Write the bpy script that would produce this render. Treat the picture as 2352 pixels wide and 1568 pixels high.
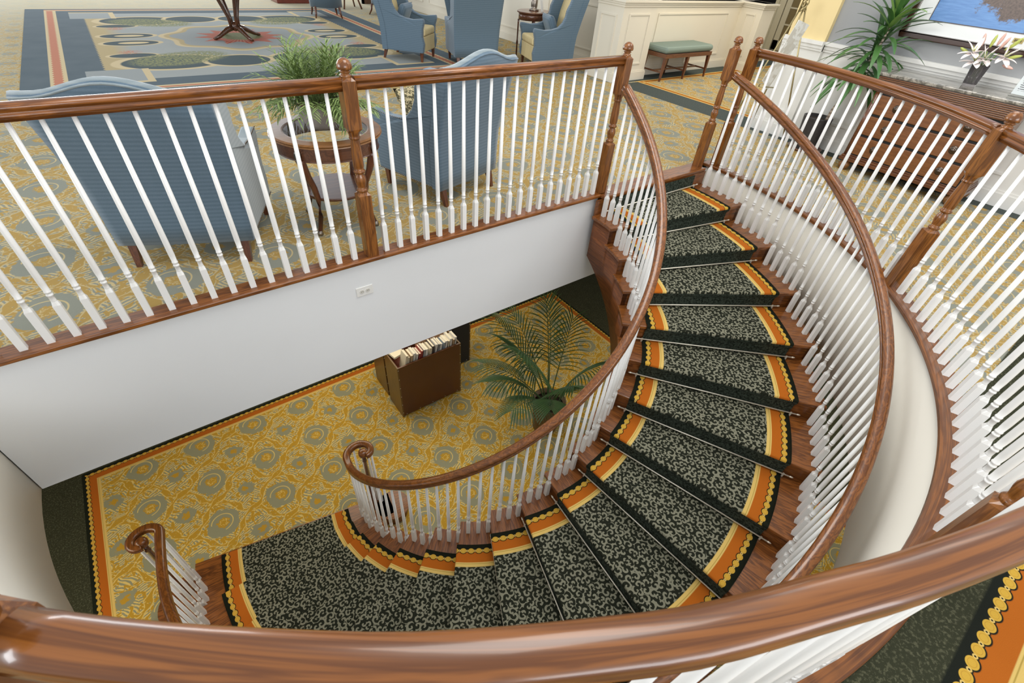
import bpy, bmesh, math, random
from mathutils import Vector, Matrix
PI = math.pi
S = bpy.context.scene
for o in list(bpy.data.objects):
    bpy.data.objects.remove(o)
COL = S.collection

# ------------------------------------------------------------------ camera
CAMZ = 1.69
cd = bpy.data.cameras.new('camera'); cam = bpy.data.objects.new('camera', cd); COL.objects.link(cam)
cd.sensor_fit = 'HORIZONTAL'; cd.sensor_width = 36.0; cd.lens = 1068.0 / 2352.0 * 36.0
cd.clip_start = 0.02; cd.clip_end = 100
R3 = ((0.80124798, -0.35009611, 0.48521581), (-0.59412337, -0.56154819, 0.57591757), (0.07084556, -0.74973084, -0.65793964))
m = Matrix([[R3[i][0], -R3[i][1], -R3[i][2], 0] for i in range(3)] + [[0, 0, 0, 1]])
cam.matrix_world = Matrix.Translation((0, 0, CAMZ)) @ m
cd.dof.use_dof = True; cd.dof.focus_distance = 3.6; cd.dof.aperture_fstop = 7.0
S.camera = cam

# ------------------------------------------------------------------ light
S.view_settings.view_transform = 'Standard'; S.view_settings.look = 'None'
S.view_settings.gamma = 1.0; S.view_settings.use_curve_mapping = False
S.view_settings.exposure = 0.38
W = bpy.data.worlds.new('world'); S.world = W; W.use_nodes = True
bg = W.node_tree.nodes['Background']; bg.inputs[0].default_value = (0.90, 0.95, 1.0, 1); bg.inputs[1].default_value = 0.62
def area(name, loc, target, sx, sy, power, col=(1, 1, 1), spread=PI):
    l = bpy.data.lights.new(name, 'AREA'); l.shape = 'RECTANGLE'; l.size = sx; l.size_y = sy; l.energy = power; l.color = col; l.spread = spread
    o = bpy.data.objects.new(name, l); COL.objects.link(o); o.location = loc
    o.rotation_euler = (Vector(target) - Vector(loc)).to_track_quat('-Z', 'Y').to_euler()
    return o
area('window_light_left', (-9, 6, 2.6), (2, 4, 0), 7, 2.6, 420, (0.93, 0.97, 1.0))
area('window_light_far', (1, 21, 2.6), (2, 6, 0), 10, 2.6, 700, (0.95, 0.98, 1.0))
area('window_light_near', (0.5, -6.5, 3.0), (2, 2, 0), 6, 1.6, 230, (0.97, 0.98, 1.0))
area('overhead_fill_well', (1.8, 1.6, 4.4), (1.8, 1.6, 0), 2.2, 2.2, 95, (1.0, 0.97, 0.92))  # unseen overhead lights, added as soft fill where no ceiling is built
area('overhead_fill_right', (5.0, 1.2, 3.6), (5.2, 1.4, 0), 2.0, 2.0, 40, (1.0, 0.96, 0.9))
area('overhead_fill_bench', (8.4, 4.6, 2.7), (8.4, 5.0, 0), 2.0, 1.2, 45, (1.0, 0.86, 0.62))
area('downstairs_fill_back', (1.6, 4.6, -0.95), (1.6, 4.6, -3.24), 3.4, 1.6, 42, (1.0, 0.9, 0.72))  # unseen downstairs lights, added to brighten the floor under the slab
area('downstairs_fill_side', (5.9, 1.2, -0.95), (5.9, 1.2, -3.24), 1.4, 2.5, 36, (1.0, 0.9, 0.72))
area('downstairs_fill_west', (-2.9, 2.6, -0.95), (-2.9, 2.6, -3.24), 1.2, 2.5, 42, (1.0, 0.9, 0.72))

# ------------------------------------------------------------------ dimensions (m)
CX, CY = 1.786, 2.621          # centre of the round stair
RH = 0.1705                    # riser
DT = math.radians(10.545)      # angle of one step
T0 = math.radians(-0.5)
FL, LF = -0.01, -19 * RH       # upper floor, lower floor
NS = 18
def pol(r, a, z=0.0): return (CX + r * math.cos(a), CY + r * math.sin(a), z)

# ------------------------------------------------------------------ naming
def tag(o, label=None, cat=None, group=None, kind=None):
    if label: o['label'] = label
    if cat: o['category'] = cat
    if group: o['group'] = group
    if kind: o['kind'] = kind
    return o
def empty(name, loc=(0, 0, 0), rz=0.0, label=None, cat=None, group=None):
    o = bpy.data.objects.new(name, None); COL.objects.link(o); o.location = loc; o.rotation_euler = (0, 0, rz)
    o.empty_display_size = 0.1
    return tag(o, label, cat, group)
def copy_tree(o, parent=None):
    c = o.copy(); COL.objects.link(c); c.parent = parent
    for ch in [x for x in o.children]: copy_tree(ch, c)
    return c

# ------------------------------------------------------------------ mesh helper
class MB:
    def __init__(s): s.v = []; s.f = []; s.sm = []; s.mi = []
    def add(s, vs, fs, smooth=False, mi=0):
        b = len(s.v); s.v += [tuple(p) for p in vs]
        for f in fs: s.f.append([b + i for i in f]); s.sm.append(smooth); s.mi.append(mi)
        return s
    def box(s, x0, y0, z0, x1, y1, z1, mi=0):
        return s.add([(x0, y0, z0), (x1, y0, z0), (x1, y1, z0), (x0, y1, z0), (x0, y0, z1), (x1, y0, z1), (x1, y1, z1), (x0, y1, z1)],
                     [(0, 3, 2, 1), (4, 5, 6, 7), (0, 1, 5, 4), (1, 2, 6, 5), (2, 3, 7, 6), (3, 0, 4, 7)], mi=mi)
    def prism(s, poly, z0, z1, smooth=False, mi=0):
        n = len(poly)
        vs = [(p[0], p[1], z0) for p in poly] + [(p[0], p[1], z1) for p in poly]
        s.add(vs, [tuple(range(n - 1, -1, -1)), tuple(range(n, 2 * n))], mi=mi)
        return s.add(vs, [(i, (i + 1) % n, n + (i + 1) % n, n + i) for i in range(n)], smooth, mi=mi)
    def extr(s, poly, fn, a, b, mi=0):          # poly in (p,q); fn(p,q,t)->xyz, t=a..b
        n = len(poly)
        vs = [fn(p, q, a) for p, q in poly] + [fn(p, q, b) for p, q in poly]
        return s.add(vs, [tuple(range(n - 1, -1, -1)), tuple(range(n, 2 * n))] + [(i, (i + 1) % n, n + (i + 1) % n, n + i) for i in range(n)], mi=mi)
    def loft(s, rings, smooth=True, caps=True, closed=True, mi=0):
        n = len(rings[0]); vs = [p for r in rings for p in r]; fs = []
        for k in range(len(rings) - 1):
            for i in range(n if closed else n - 1):
                j = (i + 1) % n; fs.append((k * n + i, k * n + j, (k + 1) * n + j, (k + 1) * n + i))
        s.add(vs, fs, smooth, mi)
        if caps: s.add(list(rings[0]) + list(rings[-1]), [tuple(range(n - 1, -1, -1)), tuple(range(n, 2 * n))], mi=mi)
        return s
    def lathe(s, prof, c=(0, 0), n=20, smooth=True, mi=0):   # prof (r,z)
        return s.loft([[(c[0] + max(r, 1e-4) * math.cos(2 * PI * i / n), c[1] + max(r, 1e-4) * math.sin(2 * PI * i / n), z) for i in range(n)] for r, z in prof], smooth, mi=mi)
    def tube(s, pts, r, n=8, caps=True, mi=0, rr=None):
        pts = [Vector(p) for p in pts]; rings = []
        for i, p in enumerate(pts):
            t = (pts[min(i + 1, len(pts) - 1)] - pts[max(i - 1, 0)])
            t = t.normalized() if t.length > 1e-9 else Vector((0, 0, 1))
            u = t.cross(Vector((0, 0, 1)))
            if u.length < 1e-3: u = Vector((1, 0, 0))
            u.normalize(); w = u.cross(t)
            q = rr[i] if rr else r
            rings.append([tuple(p + u * (q * math.cos(2 * PI * k / n)) + w * (q * math.sin(2 * PI * k / n))) for k in range(n)])
        return s.loft(rings, True, caps, mi=mi)
    def sweep(s, pts, prof, caps=True, smooth=True, up=None, scale=None):  # prof (n,z): n to the right of travel
        pts = [Vector(p) for p in pts]; rings = []
        for i, p in enumerate(pts):
            t = pts[min(i + 1, len(pts) - 1)] - pts[max(i - 1, 0)]; t.normalize()
            h = Vector((t.y, -t.x, 0)); h.normalize(); w = h.cross(t)
            k = scale[i] if scale else 1
            rings.append([tuple(p + h * (a * k) + w * (b * k)) for a, b in prof])
        return s.loft(rings, smooth, caps)
    def build(s, name, mat, parent=None, off=None, bevel=None, seg=2, sub=0):
        me = bpy.data.meshes.new(name)
        ox, oy, oz = off if off else (0, 0, 0)
        me.from_pydata([(x - ox, y - oy, z - oz) for x, y, z in s.v], [], s.f)
        for p, sm, mi in zip(me.polygons, s.sm, s.mi): p.use_smooth = sm; p.material_index = mi
        bm = bmesh.new(); bm.from_mesh(me); bmesh.ops.remove_doubles(bm, verts=bm.verts, dist=1e-5)
        bmesh.ops.recalc_face_normals(bm, faces=bm.faces); bm.to_mesh(me); bm.free()
        for mm in (mat if isinstance(mat, (list, tuple)) else [mat]): me.materials.append(mm)
        o = bpy.data.objects.new(name, me); COL.objects.link(o)
        if parent: o.parent = parent
        elif off: o.location = off
        if bevel:
            b = o.modifiers.new('bevel', 'BEVEL'); b.width = bevel; b.segments = seg; b.limit_method = 'ANGLE'; b.angle_limit = 0.6
        if sub:
            b = o.modifiers.new('sub', 'SUBSURF'); b.levels = sub; b.render_levels = sub
        return o
def struct(o): o['kind'] = 'structure'; return o

# ------------------------------------------------------------------ node expressions
class X:
    nt = None
    def __init__(s, k): s.k = k
def _in(sock, v):
    if isinstance(v, X): X.nt.links.new(v.k, sock)
    else: sock.default_value = v
def mth(op, *a, clamp=False):
    n = X.nt.nodes.new('ShaderNodeMath'); n.operation = op; n.use_clamp = clamp
    for i, v in enumerate(a): _in(n.inputs[i], v)
    return X(n.outputs[0])
for _n, _op in (('add', 'ADD'), ('sub', 'SUBTRACT'), ('mul', 'MULTIPLY'), ('truediv', 'DIVIDE')):
    setattr(X, '__%s__' % _n, lambda a, b, op=_op: mth(op, a, b))
    setattr(X, '__r%s__' % _n, lambda a, b, op=_op: mth(op, b, a))
X.__neg__ = lambda a: mth('MULTIPLY', a, -1.0)
X.__lt__ = lambda a, b: mth('LESS_THAN', a, b)
X.__gt__ = lambda a, b: mth('GREATER_THAN', a, b)
def fsin(a): return mth('SINE', a)
def fcos(a): return mth('COSINE', a)
def fabs(a): return mth('ABSOLUTE', a)
def fmin(a, b): return mth('MINIMUM', a, b)
def fmax(a, b): return mth('MAXIMUM', a, b)
def frac(a): return mth('FRACT', a)
def hyp(a, b): return mth('SQRT', a * a + b * b)
def fatan(y, x): return mth('ARCTAN2', y, x)
def step(a, e, w=0.002):      # 1 where a<e, soft
    n = X.nt.nodes.new('ShaderNodeMapRange'); n.clamp = True
    _in(n.inputs[0], a); _in(n.inputs[1], e - w); _in(n.inputs[2], e + w); n.inputs[3].default_value = 1; n.inputs[4].default_value = 0
    return X(n.outputs[0])
def band(a, lo, hi, w=0.002): return step(a, hi, w) * (1.0 - step(a, lo, w))
def mix(f, a, b):
    n = X.nt.nodes.new('ShaderNodeMix'); n.data_type = 'RGBA'; n.clamp_factor = True
    _in(n.inputs[0], f)
    for i, v in ((6, a), (7, b)):
        if isinstance(v, X): X.nt.links.new(v.k, n.inputs[i])
        else: n.inputs[i].default_value = (v[0], v[1], v[2], 1)
    return X(n.outputs[2])
def vec(x, y, z=0.0):
    n = X.nt.nodes.new('ShaderNodeCombineXYZ')
    _in(n.inputs[0], x); _in(n.inputs[1], y); _in(n.inputs[2], z); return X(n.outputs[0])
def sep(v):
    n = X.nt.nodes.new('ShaderNodeSeparateXYZ'); X.nt.links.new(v.k, n.inputs[0]); return [X(o) for o in n.outputs]
def worldpos():
    n = X.nt.nodes.new('ShaderNodeNewGeometry'); return X(n.outputs['Position'])
def objpos():
    n = X.nt.nodes.new('ShaderNodeTexCoord'); return X(n.outputs['Object'])
def noise(v, scale, detail=3.0, rough=0.5, dist=0.0):
    n = X.nt.nodes.new('ShaderNodeTexNoise'); _in(n.inputs['Vector'], v); n.inputs['Scale'].default_value = scale
    n.inputs['Detail'].default_value = detail; n.inputs['Roughness'].default_value = rough; n.inputs['Distortion'].default_value = dist
    return X(n.outputs[0])
def curls(x, y, cell, turns=1.6, arms=1.0, rnd=1.0):
    """little spiral scrolls, one per cell; returns -1..1"""
    px, py = x / cell, y / cell
    n = X.nt.nodes.new('ShaderNodeTexVoronoi'); n.voronoi_dimensions = '2D'; n.feature = 'F1'
    n.inputs['Scale'].default_value = 1.0; n.inputs['Randomness'].default_value = rnd
    X.nt.links.new(vec(px, py).k, n.inputs['Vector'])
    cp = sep(X(n.outputs['Position'])); cc = sep(X(n.outputs['Color']))
    dx, dy = px - cp[0], py - cp[1]
    r = hyp(dx, dy); a = fatan(dy, dx) * (mth('SIGN', cc[0] - 0.5) * arms)
    return fsin(r * (turns * 2 * PI * 1.6) + a + cc[1] * 6.28), r
def mat(name, fn, rough=0.5, spec=0.5, coat=0.0, bump=None, **kw):
    m = bpy.data.materials.new(name); m.use_nodes = True; nt = m.node_tree; X.nt = nt
    b = nt.nodes['Principled BSDF']
    r = fn() if callable(fn) else fn
    h = None
    if isinstance(r, tuple) and len(r) == 2 and isinstance(r[1], X): r, h = r
    if isinstance(r, X): nt.links.new(r.k, b.inputs['Base Color'])
    else: b.inputs['Base Color'].default_value = (r[0], r[1], r[2], 1)
    b.inputs['Roughness'].default_value = rough; b.inputs['Specular IOR Level'].default_value = spec
    b.inputs['Coat Weight'].default_value = coat; b.inputs['Coat Roughness'].default_value = 0.08
    for k, v in kw.items(): b.inputs[k.replace('_', ' ')].default_value = v
    if h is not None and bump:
        bn = nt.nodes.new('ShaderNodeBump'); bn.inputs['Strength'].default_value = bump[0]; bn.inputs['Distance'].default_value = bump[1]
        nt.links.new(h.k, bn.inputs['Height']); nt.links.new(bn.outputs[0], b.inputs['Normal'])
    return m

# ------------------------------------------------------------------ materials
def woodfn(dark, light, axis='x', k=1.0, world=False, polar=False):
    def f():
        if polar:
            x, y, z = sep(worldpos()); dx, dy = x - CX, y - CY
            v = vec(fatan(dy, dx) * 1.6, hyp(dx, dy) * 16.0, z * 16.0)
        else:
            x, y, z = sep(worldpos() if world else objpos())
            s = {'x': (1.3, 14, 14), 'y': (14, 1.3, 14), 'z': (14, 14, 1.3)}[axis]
            v = vec(x * (s[0] * k), y * (s[1] * k), z * (s[2] * k))
        n1 = noise(v, 1.6, 4, 0.6, 0.6); n2 = noise(v, 6.0, 3, 0.6)
        g = fsin(n1 * 34.0) * 0.5 + 0.5
        c = mix(g * 0.55 + n2 * 0.5, dark, light)
        return c
    return f
WD, WL = (0.085, 0.022, 0.006), (0.30, 0.105, 0.030)
M_rail = mat('oak_rail_polar', woodfn((0.070, 0.019, 0.004), (0.28, 0.095, 0.017), polar=True), 0.28, 0.45, 0.35)
M_railx = mat('oak_rail_straight', woodfn((0.070, 0.019, 0.004), (0.31, 0.105, 0.019), 'x', world=True), 0.28, 0.45, 0.35)
M_newel = mat('oak_newel', woodfn((0.075, 0.021, 0.004), (0.31, 0.112, 0.021), 'z', world=False), 0.28, 0.45, 0.35)
M_ndark = mat('oak_dark_turned', woodfn((0.05, 0.012, 0.005), (0.15, 0.045, 0.016), 'z'), 0.2, 0.6, 0.8)
def treadwood():
    x, y, z = sep(worldpos()); dx, dy = x - CX, y - CY; a = fatan(dy, dx)
    # boards run along the step: grain follows the radius
    kk = mth('FLOOR', (a - T0) / DT)
    v = vec(hyp(dx, dy) * 1.4 + kk * 3.7, a * 26.0, z * 12.0)
    n1 = noise(v, 1.7, 4, 0.6, 0.7); n2 = noise(v, 7.0, 3, 0.6)
    return mix((fsin(n1 * 36.0) * 0.5 + 0.5) * 0.55 + n2 * 0.5, (0.052, 0.013, 0.003), (0.31, 0.105, 0.021))
M_tread = mat('oak_tread', treadwood, 0.32, 0.45, 0.25)
M_stringer = mat('oak_stringer', woodfn((0.085, 0.022, 0.005), (0.27, 0.085, 0.020), polar=True), 0.38, 0.4, 0.15)
M_white = mat('white_gloss_paint', (0.84, 0.83, 0.80), 0.32, 0.5, 0.1)
def wallfn(c):
    def f():
        n = noise(worldpos(), 2.2, 2, 0.5)
        return mix(n, tuple(v * 0.975 for v in c), tuple(min(1, v * 1.02) for v in c))
    return f
M_wall = mat('white_wall_paint', wallfn((0.76, 0.77, 0.77)), 0.6, 0.3)
M_fascia = mat('warm_white_fascia', wallfn((0.74, 0.70, 0.61)), 0.55, 0.3)
M_cream = mat('cream_wall_paint', wallfn((0.72, 0.67, 0.56)), 0.55, 0.3)
M_yellow = mat('yellow_wall_paint', wallfn((0.78, 0.62, 0.32)), 0.7, 0.3)
M_grey = mat('grey_wall_paint', wallfn((0.33, 0.335, 0.34)), 0.7, 0.3)
M_trim = mat('white_trim_paint', wallfn((0.78, 0.77, 0.73)), 0.35, 0.4)
M_black = mat('unlit_black', (0.006, 0.005, 0.005), 0.8)  # shade painted near-black, for the unlit room and the socket slots

def field(x, y, c_bg, c_gold, c_pale):
    """damask carpet: round medallions in a square lattice, acanthus scrolls and straw-like strokes"""
    L = 0.592
    nz = noise(vec(x, y), 5.0, 2); nz2 = noise(vec(x + 7.3, y), 5.0, 2)
    xd = x + (nz - 0.5) * 0.10; yd = y + (nz2 - 0.5) * 0.10
    def cell(ox, oy):
        fx = frac((x - ox) / L + 100.5) - 0.5; fy = frac((y - oy) / L + 100.5) - 0.5
        gx = frac((xd - ox) / L + 100.5) - 0.5; gy = frac((yd - oy) / L + 100.5) - 0.5
        return fx * L, fy * L, gx * L, gy * L
    ax, ay, agx, agy = cell(-0.14, 3.60); bx, by, bgx, bgy = cell(0.156, 3.896)
    r1 = hyp(agx, agy * 0.92); r2 = hyp(bgx, bgy); R1 = hyp(ax, ay)
    fine = noise(vec(x, y), 38.0, 3, 0.6)
    blot = noise(vec(x, y), 15.0, 2, 0.5, 0.8)
    sp1, q1 = curls(xd, yd, 0.15, 1.0, 1.0)
    sp2, q2 = curls(xd + 3.3, yd * 0.9, 0.085, 0.9, 1.0)
    # straw strokes in two directions chosen per patch
    patch = noise(vec(x, y), 6.5, 0) > 0.5
    u1 = (xd * 0.80 + yd * 0.60); u2 = (xd * 0.34 - yd * 0.94)
    st = fsin(u1 * 250.0) * patch + fsin(u2 * 250.0) * (1.0 - patch)
    stc = noise(vec(u1 * 3.0, u2 * 3.0), 7.0, 2)
    straw = (st > 0.0) * (stc > 0.36)
    c = mix(straw, c_bg, c_pale)
    c = mix((sp1 > 0.55) * (blot > 0.44), c, c_gold)
    c = mix(band(sp1, 0.40, 0.58, 0.05) * (blot > 0.44), c, c_pale)
    c = mix((sp2 > 0.70) * (blot > 0.52), c, c_gold)
    # leafy bands along both diagonals between the medallions
    sx = (xd + 0.14) / L; sy = (yd - 3.60) / L
    for q, o_ in ((sx + sy, sx - sy), (sx - sy, sx + sy)):
        dd = fabs(frac(q + 100.0 + fsin(o_ * 2 * PI) * 0.06) - 0.5) * (L * 0.7)
        wv = 0.020 + fsin(o_ * 4 * PI + 1.0) * 0.012
        c = mix(band(dd - wv, 0.0, 0.008, 0.003) * (fine > 0.42), c, c_pale)
        c = mix(step(dd - wv, 0.0, 0.003) * (fine > 0.40), c, c_gold)
        c = mix(band(dd, 0.050, 0.058, 0.003) * (blot > 0.46), c, c_gold)
    # primary medallion
    c = mix(step(r1 + (blot - 0.5) * 0.05, 0.150, 0.003), c, c_bg)
    c = mix(band(hyp(ax + 0.012, ay - 0.01), 0.098, 0.107, 0.002) * (ax + ay > -0.09), c, c_pale)
    c = mix(step(R1 + (fine - 0.5) * 0.11, 0.060, 0.004), c, c_gold)
    c = mix(band(R1 + (fine - 0.5) * 0.12, 0.028, 0.036, 0.003), c, c_pale)
    # secondary ground patch
    c = mix(step(r2 + (blot - 0.5) * 0.07, 0.085, 0.003), c, c_bg)
    c = mix(step(r2 + (fine - 0.5) * 0.10, 0.034, 0.004), c, c_gold)
    h = noise(vec(x, y), 400.0, 1)
    return mix(h * 0.22, c, mix(0.5, c, (0.04, 0.035, 0.02))), h
def chain_border(c, w, u, DK, scale=1.0):
    """w: distance in from the outer edge; u: distance along it"""
    ORG, BEI, GLD = (0.43, 0.115, 0.012), (0.66, 0.46, 0.14), (0.58, 0.35, 0.05)
    k = scale
    c = mix(step(w, 0.176 * k), c, BEI)
    c = mix(band(w, 0.150 * k, 0.154 * k, 0.0015), c, (0.40, 0.27, 0.06))
    c = mix(step(w, 0.141 * k), c, ORG)
    f1 = (frac(u / 0.0625) - 0.5) * 0.0625; f2 = (frac(u / 0.0625 + 0.5) - 0.5) * 0.0625
    wc = w - 0.050 * k
    d1 = hyp(f1, wc * 1.22); d2 = hyp(f2, wc)
    c = mix(fmax(fmax(step(d1, 0.031 * k), step(w, 0.040 * k)), step(d2, 0.013)), c, DK)
    c = mix(step(d1, 0.0245 * k, 0.001), c, GLD)
    c = mix(band(d1, 0.0150 * k, 0.0165 * k, 0.001), c, (0.42, 0.22, 0.03))
    c = mix(step(fabs(d2 - 0.006 * k), 0.0025, 0.001), c, BEI)
    return c
def dk_speck(x, y, z=0.0):
    n = noise(vec(x, y, z), 70.0, 3, 0.7); n2 = noise(vec(x, y, z), 9.0, 2)
    return mix(band(n, 0.56, 0.9, 0.05) * (n2 * 0.9 + 0.1), (0.034, 0.036, 0.020), (0.125, 0.122, 0.072))
BG, GO, PA = (0.29, 0.285, 0.185), (0.50, 0.29, 0.030), (0.72, 0.54, 0.18)
def lower_floor():
    x, y, z = sep(worldpos())
    c, h = field(x, y, BG, GO, PA)
    wx0 = x + 1.875; wx1 = 5.12 - x; wy = 5.062 - y
    w = fmin(fmin(wx0, wx1), wy)
    isY = wy < fmin(wx0, wx1)
    u = x * isY + y * (1.0 - isY)
    c = chain_border(c, w, u, (0.012, 0.014, 0.008), 0.93)
    c = mix(step(w, 0.0), c, dk_speck(x, y))
    return c, h
UBG, UGO, UPA = (0.26, 0.265, 0.215), (0.42, 0.275, 0.085), (0.54, 0.43, 0.225)  # lower carpet's palette, greyed by window glare put into the colours
def upper_floor():
    x, y, z = sep(worldpos())
    c, h = field(x, y, UBG, UGO, UPA)
    D = (0.036, 0.046, 0.042)
    # dark path bands with their thin borders
    pathY = step(y, 0.0, 0.5)
    b1 = band(x, 6.40, 6.92, 0.004) * (y < 5.62)
    b2 = band(y, 5.66, 6.05, 0.004) * (x > 6.40) * (x < 12.0)
    d1 = mix(noise(vec(x, y), 60.0, 2) , D, (0.10, 0.115, 0.105))
    c = mix(fmax(b1, b2), c, d1)
    l1 = band(x, 6.92, 7.06, 0.003) * (y < 5.62); l2 = band(y, 5.52, 5.66, 0.003) * (x > 6.92)
    c = mix(fmax(l1, l2), c, (0.36, 0.13, 0.02))
    e1 = fmax(band(x, 6.925, 6.955, 0.003), band(x, 7.03, 7.06, 0.003)) * (y < 5.62)
    e2 = fmax(band(y, 5.53, 5.555, 0.003), band(y, 5.63, 5.66, 0.003)) * (x > 6.92)
    c = mix(fmax(e1, e2), c, (0.60, 0.44, 0.15))
    # border south of the stairwell
    w = (-0.565) - y
    k = step(0.0 - w, 0.0)
    cb = chain_border(c, w, x, (0.012, 0.014, 0.010), 1.0)
    c = mix(k, c, cb)
    c = mix(band(y, -0.57, -0.20, 0.004), c, dk_speck(x, y))
    # window glare painted pale into the carpet's far end and left side
    n = noise(vec(x * 1.4, y * 6.0), 3.0, 3)
    c = mix(step(0.0 - y, -12.5, 1.5) * 0.8, c, mix(n, (0.42, 0.39, 0.29), (0.55, 0.50, 0.36)))
    c = mix(step(x, -1.3, 0.5) * (y > 6.0) * 0.7, c, mix(n, (0.48, 0.44, 0.33), (0.58, 0.54, 0.42)))
    return c, h
M_lower = mat('gold_damask_carpet', lower_floor, 0.95, 0.1, bump=(0.25, 0.004))
M_upper = mat('glare_greyed_damask_carpet', upper_floor, 0.95, 0.1, bump=(0.25, 0.004))
def runner():
    x, y, z = sep(worldpos()); dx, dy = x - CX, y - CY; r = hyp(dx, dy); a = fatan(dy, dx)
    DK = (0.012, 0.014, 0.008)
    sp, q = curls(x, y, 0.044, 0.75, 1.0)
    nn = noise(vec(x, y), 55.0, 2)
    m1 = band(sp + (nn - 0.5) * 1.5, 0.25, 3.0, 0.12)
    c = mix(m1, (0.018, 0.020, 0.013), (0.215, 0.21, 0.15))
    w = fmin(r - 1.430, 2.634 - r)
    u = a * (1.486 * (r < 2.0) + 2.58 * (1.0 - (r < 2.0)))
    c = chain_border(c, w, u, DK, 1.0)
    return c, noise(vec(x, y, z), 200.0, 2)
M_runner = mat('runner_scroll_carpet', runner, 0.95, 0.08, bump=(0.25, 0.003))
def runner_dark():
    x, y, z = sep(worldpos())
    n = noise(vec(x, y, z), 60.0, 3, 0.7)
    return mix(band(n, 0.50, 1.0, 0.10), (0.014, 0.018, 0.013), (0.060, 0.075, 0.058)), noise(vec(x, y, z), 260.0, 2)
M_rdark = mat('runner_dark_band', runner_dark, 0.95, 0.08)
M_brass = mat('polished_brass', (0.80, 0.62, 0.30), 0.3, 0.5, Metallic=1.0)
M_rod = mat('pale_brass_rod', (0.92, 0.86, 0.72), 0.42, 0.5, Metallic=0.6)
M_obrass = mat('aged_brass', (0.40, 0.33, 0.17), 0.35, 0.5, Metallic=0.8)
M_dpull = mat('bronze_pull', (0.13, 0.10, 0.08), 0.3, 0.5, Metallic=1.0)
M_pewter = mat('dark_pewter', (0.30, 0.26, 0.22), 0.3, 0.5, Metallic=1.0)
def fabric(c, c2, f=260.0):
    def g():
        x, y, z = sep(objpos())
        s = fsin(z * f) * 0.5 + 0.5
        n = noise(objpos(), 160.0, 2)
        return mix(s * 0.5 + n * 0.4, c, c2), n
    return g
M_blue = mat('blue_ribbed_fabric', fabric((0.085, 0.135, 0.180), (0.145, 0.205, 0.262)), 0.85, 0.2, bump=(0.2, 0.002), Sheen_Weight=0.3)
M_bluep = mat('blue_grey_side_fabric', fabric((0.20, 0.25, 0.27), (0.30, 0.345, 0.36)), 0.8, 0.2, bump=(0.2, 0.002), Sheen_Weight=0.4)
M_sage = mat('sage_green_fabric', fabric((0.17, 0.22, 0.19), (0.27, 0.33, 0.28)), 0.85, 0.2, bump=(0.2, 0.002))
def stripe():
    x, y, z = sep(objpos()); s = fsin(x * 120.0) * 0.5 + 0.5
    return mix(s, (0.55, 0.42, 0.20), (0.74, 0.62, 0.36))
M_stripe = mat('gold_stripe_fabric', stripe, 0.8, 0.2)
def floralf():
    v = objpos(); n = noise(v, 45.0, 3, 0.6, 1.0)
    return mix(band(n, 0.5, 0.9, 0.03), (0.55, 0.46, 0.27), (0.10, 0.09, 0.05))
M_floral = mat('patterned_cushion_fabric', floralf, 0.85, 0.2)
M_walnut = mat('brown_walnut', woodfn((0.075, 0.024, 0.010), (0.19, 0.070, 0.028), 'x'), 0.28, 0.5, 0.5)
M_walnutz = mat('brown_walnut_legs', woodfn((0.065, 0.018, 0.008), (0.17, 0.055, 0.022), 'z'), 0.28, 0.5, 0.5)
M_cherry = mat('cherry_dresser', woodfn((0.13, 0.045, 0.012), (0.22, 0.083, 0.025), 'y'), 0.3, 0.5, 0.4)
M_cherryd = mat('cherry_dresser_dark', woodfn((0.075, 0.022, 0.008), (0.17, 0.058, 0.018), 'y'), 0.28, 0.5, 0.5)
M_tabletop = mat('amber_tabletop', woodfn((0.17, 0.070, 0.018), (0.27, 0.12, 0.035), 'x'), 0.38, 0.35, 0.1)
M_glass = mat('clear_glass', (0.95, 0.97, 0.95), 0.02, 0.4, Transmission_Weight=1.0, IOR=1.15)
M_mblack = mat('dark_underside', (0.01, 0.01, 0.01), 0.7)

# ================================================================== SETTING
# upper floor around the semicircular well
YE = 2.765; XW, XE, YN, YS = -12.0, 18.0, 24.0, -5.0
def floor_poly(z0, z1, r, ye, name, mt, zlist=None):
    mb = MB()
    def slab(poly): mb.prism(poly, z0, z1)
    slab([(XW, ye), (XE, ye), (XE, YN), (XW, YN)])
    n = 96; a0 = math.asin(max(-1, min(1, (ye - CY) / r))); pts = []
    for i in range(n + 1):
        a = a0 + (-PI - 2 * a0) * i / n
        c, s_ = math.cos(a), math.sin(a)
        inn = (CX + r * c, CY + r * s_)
        if i == 0: out = (XE, ye)
        elif i == n: out = (XW, ye)
        else:
            t = 1e9
            if c > 1e-6: t = min(t, (XE - CX) / c)
            if c < -1e-6: t = min(t, (XW - CX) / c)
            if s_ < -1e-6: t = min(t, (YS - CY) / s_)
            out = (CX + t * c, CY + t * s_)
            if s_ > 0: out = (XE if c > 0 else XW, ye)
        pts.append((inn, out))
    for p, q in zip(pts, pts[1:]):
        slab([p[0], p[1], q[1], q[0]] if (Vector(p[1]) - Vector(q[1])).length > 1e-4 else [p[0], p[1], q[0]])
    return struct(mb.build(name, mt))
floor_poly(FL - 0.02, FL, 3.045, YE, 'floor_upper', M_upper)
floor_poly(-0.90, -0.88, 2.985, 2.70, 'ceiling_lower', M_wall)
mb = MB(); mb.box(-10, -5, LF - 0.05, 12, 12, LF); struct(mb.build('floor_lower', M_lower))
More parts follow.
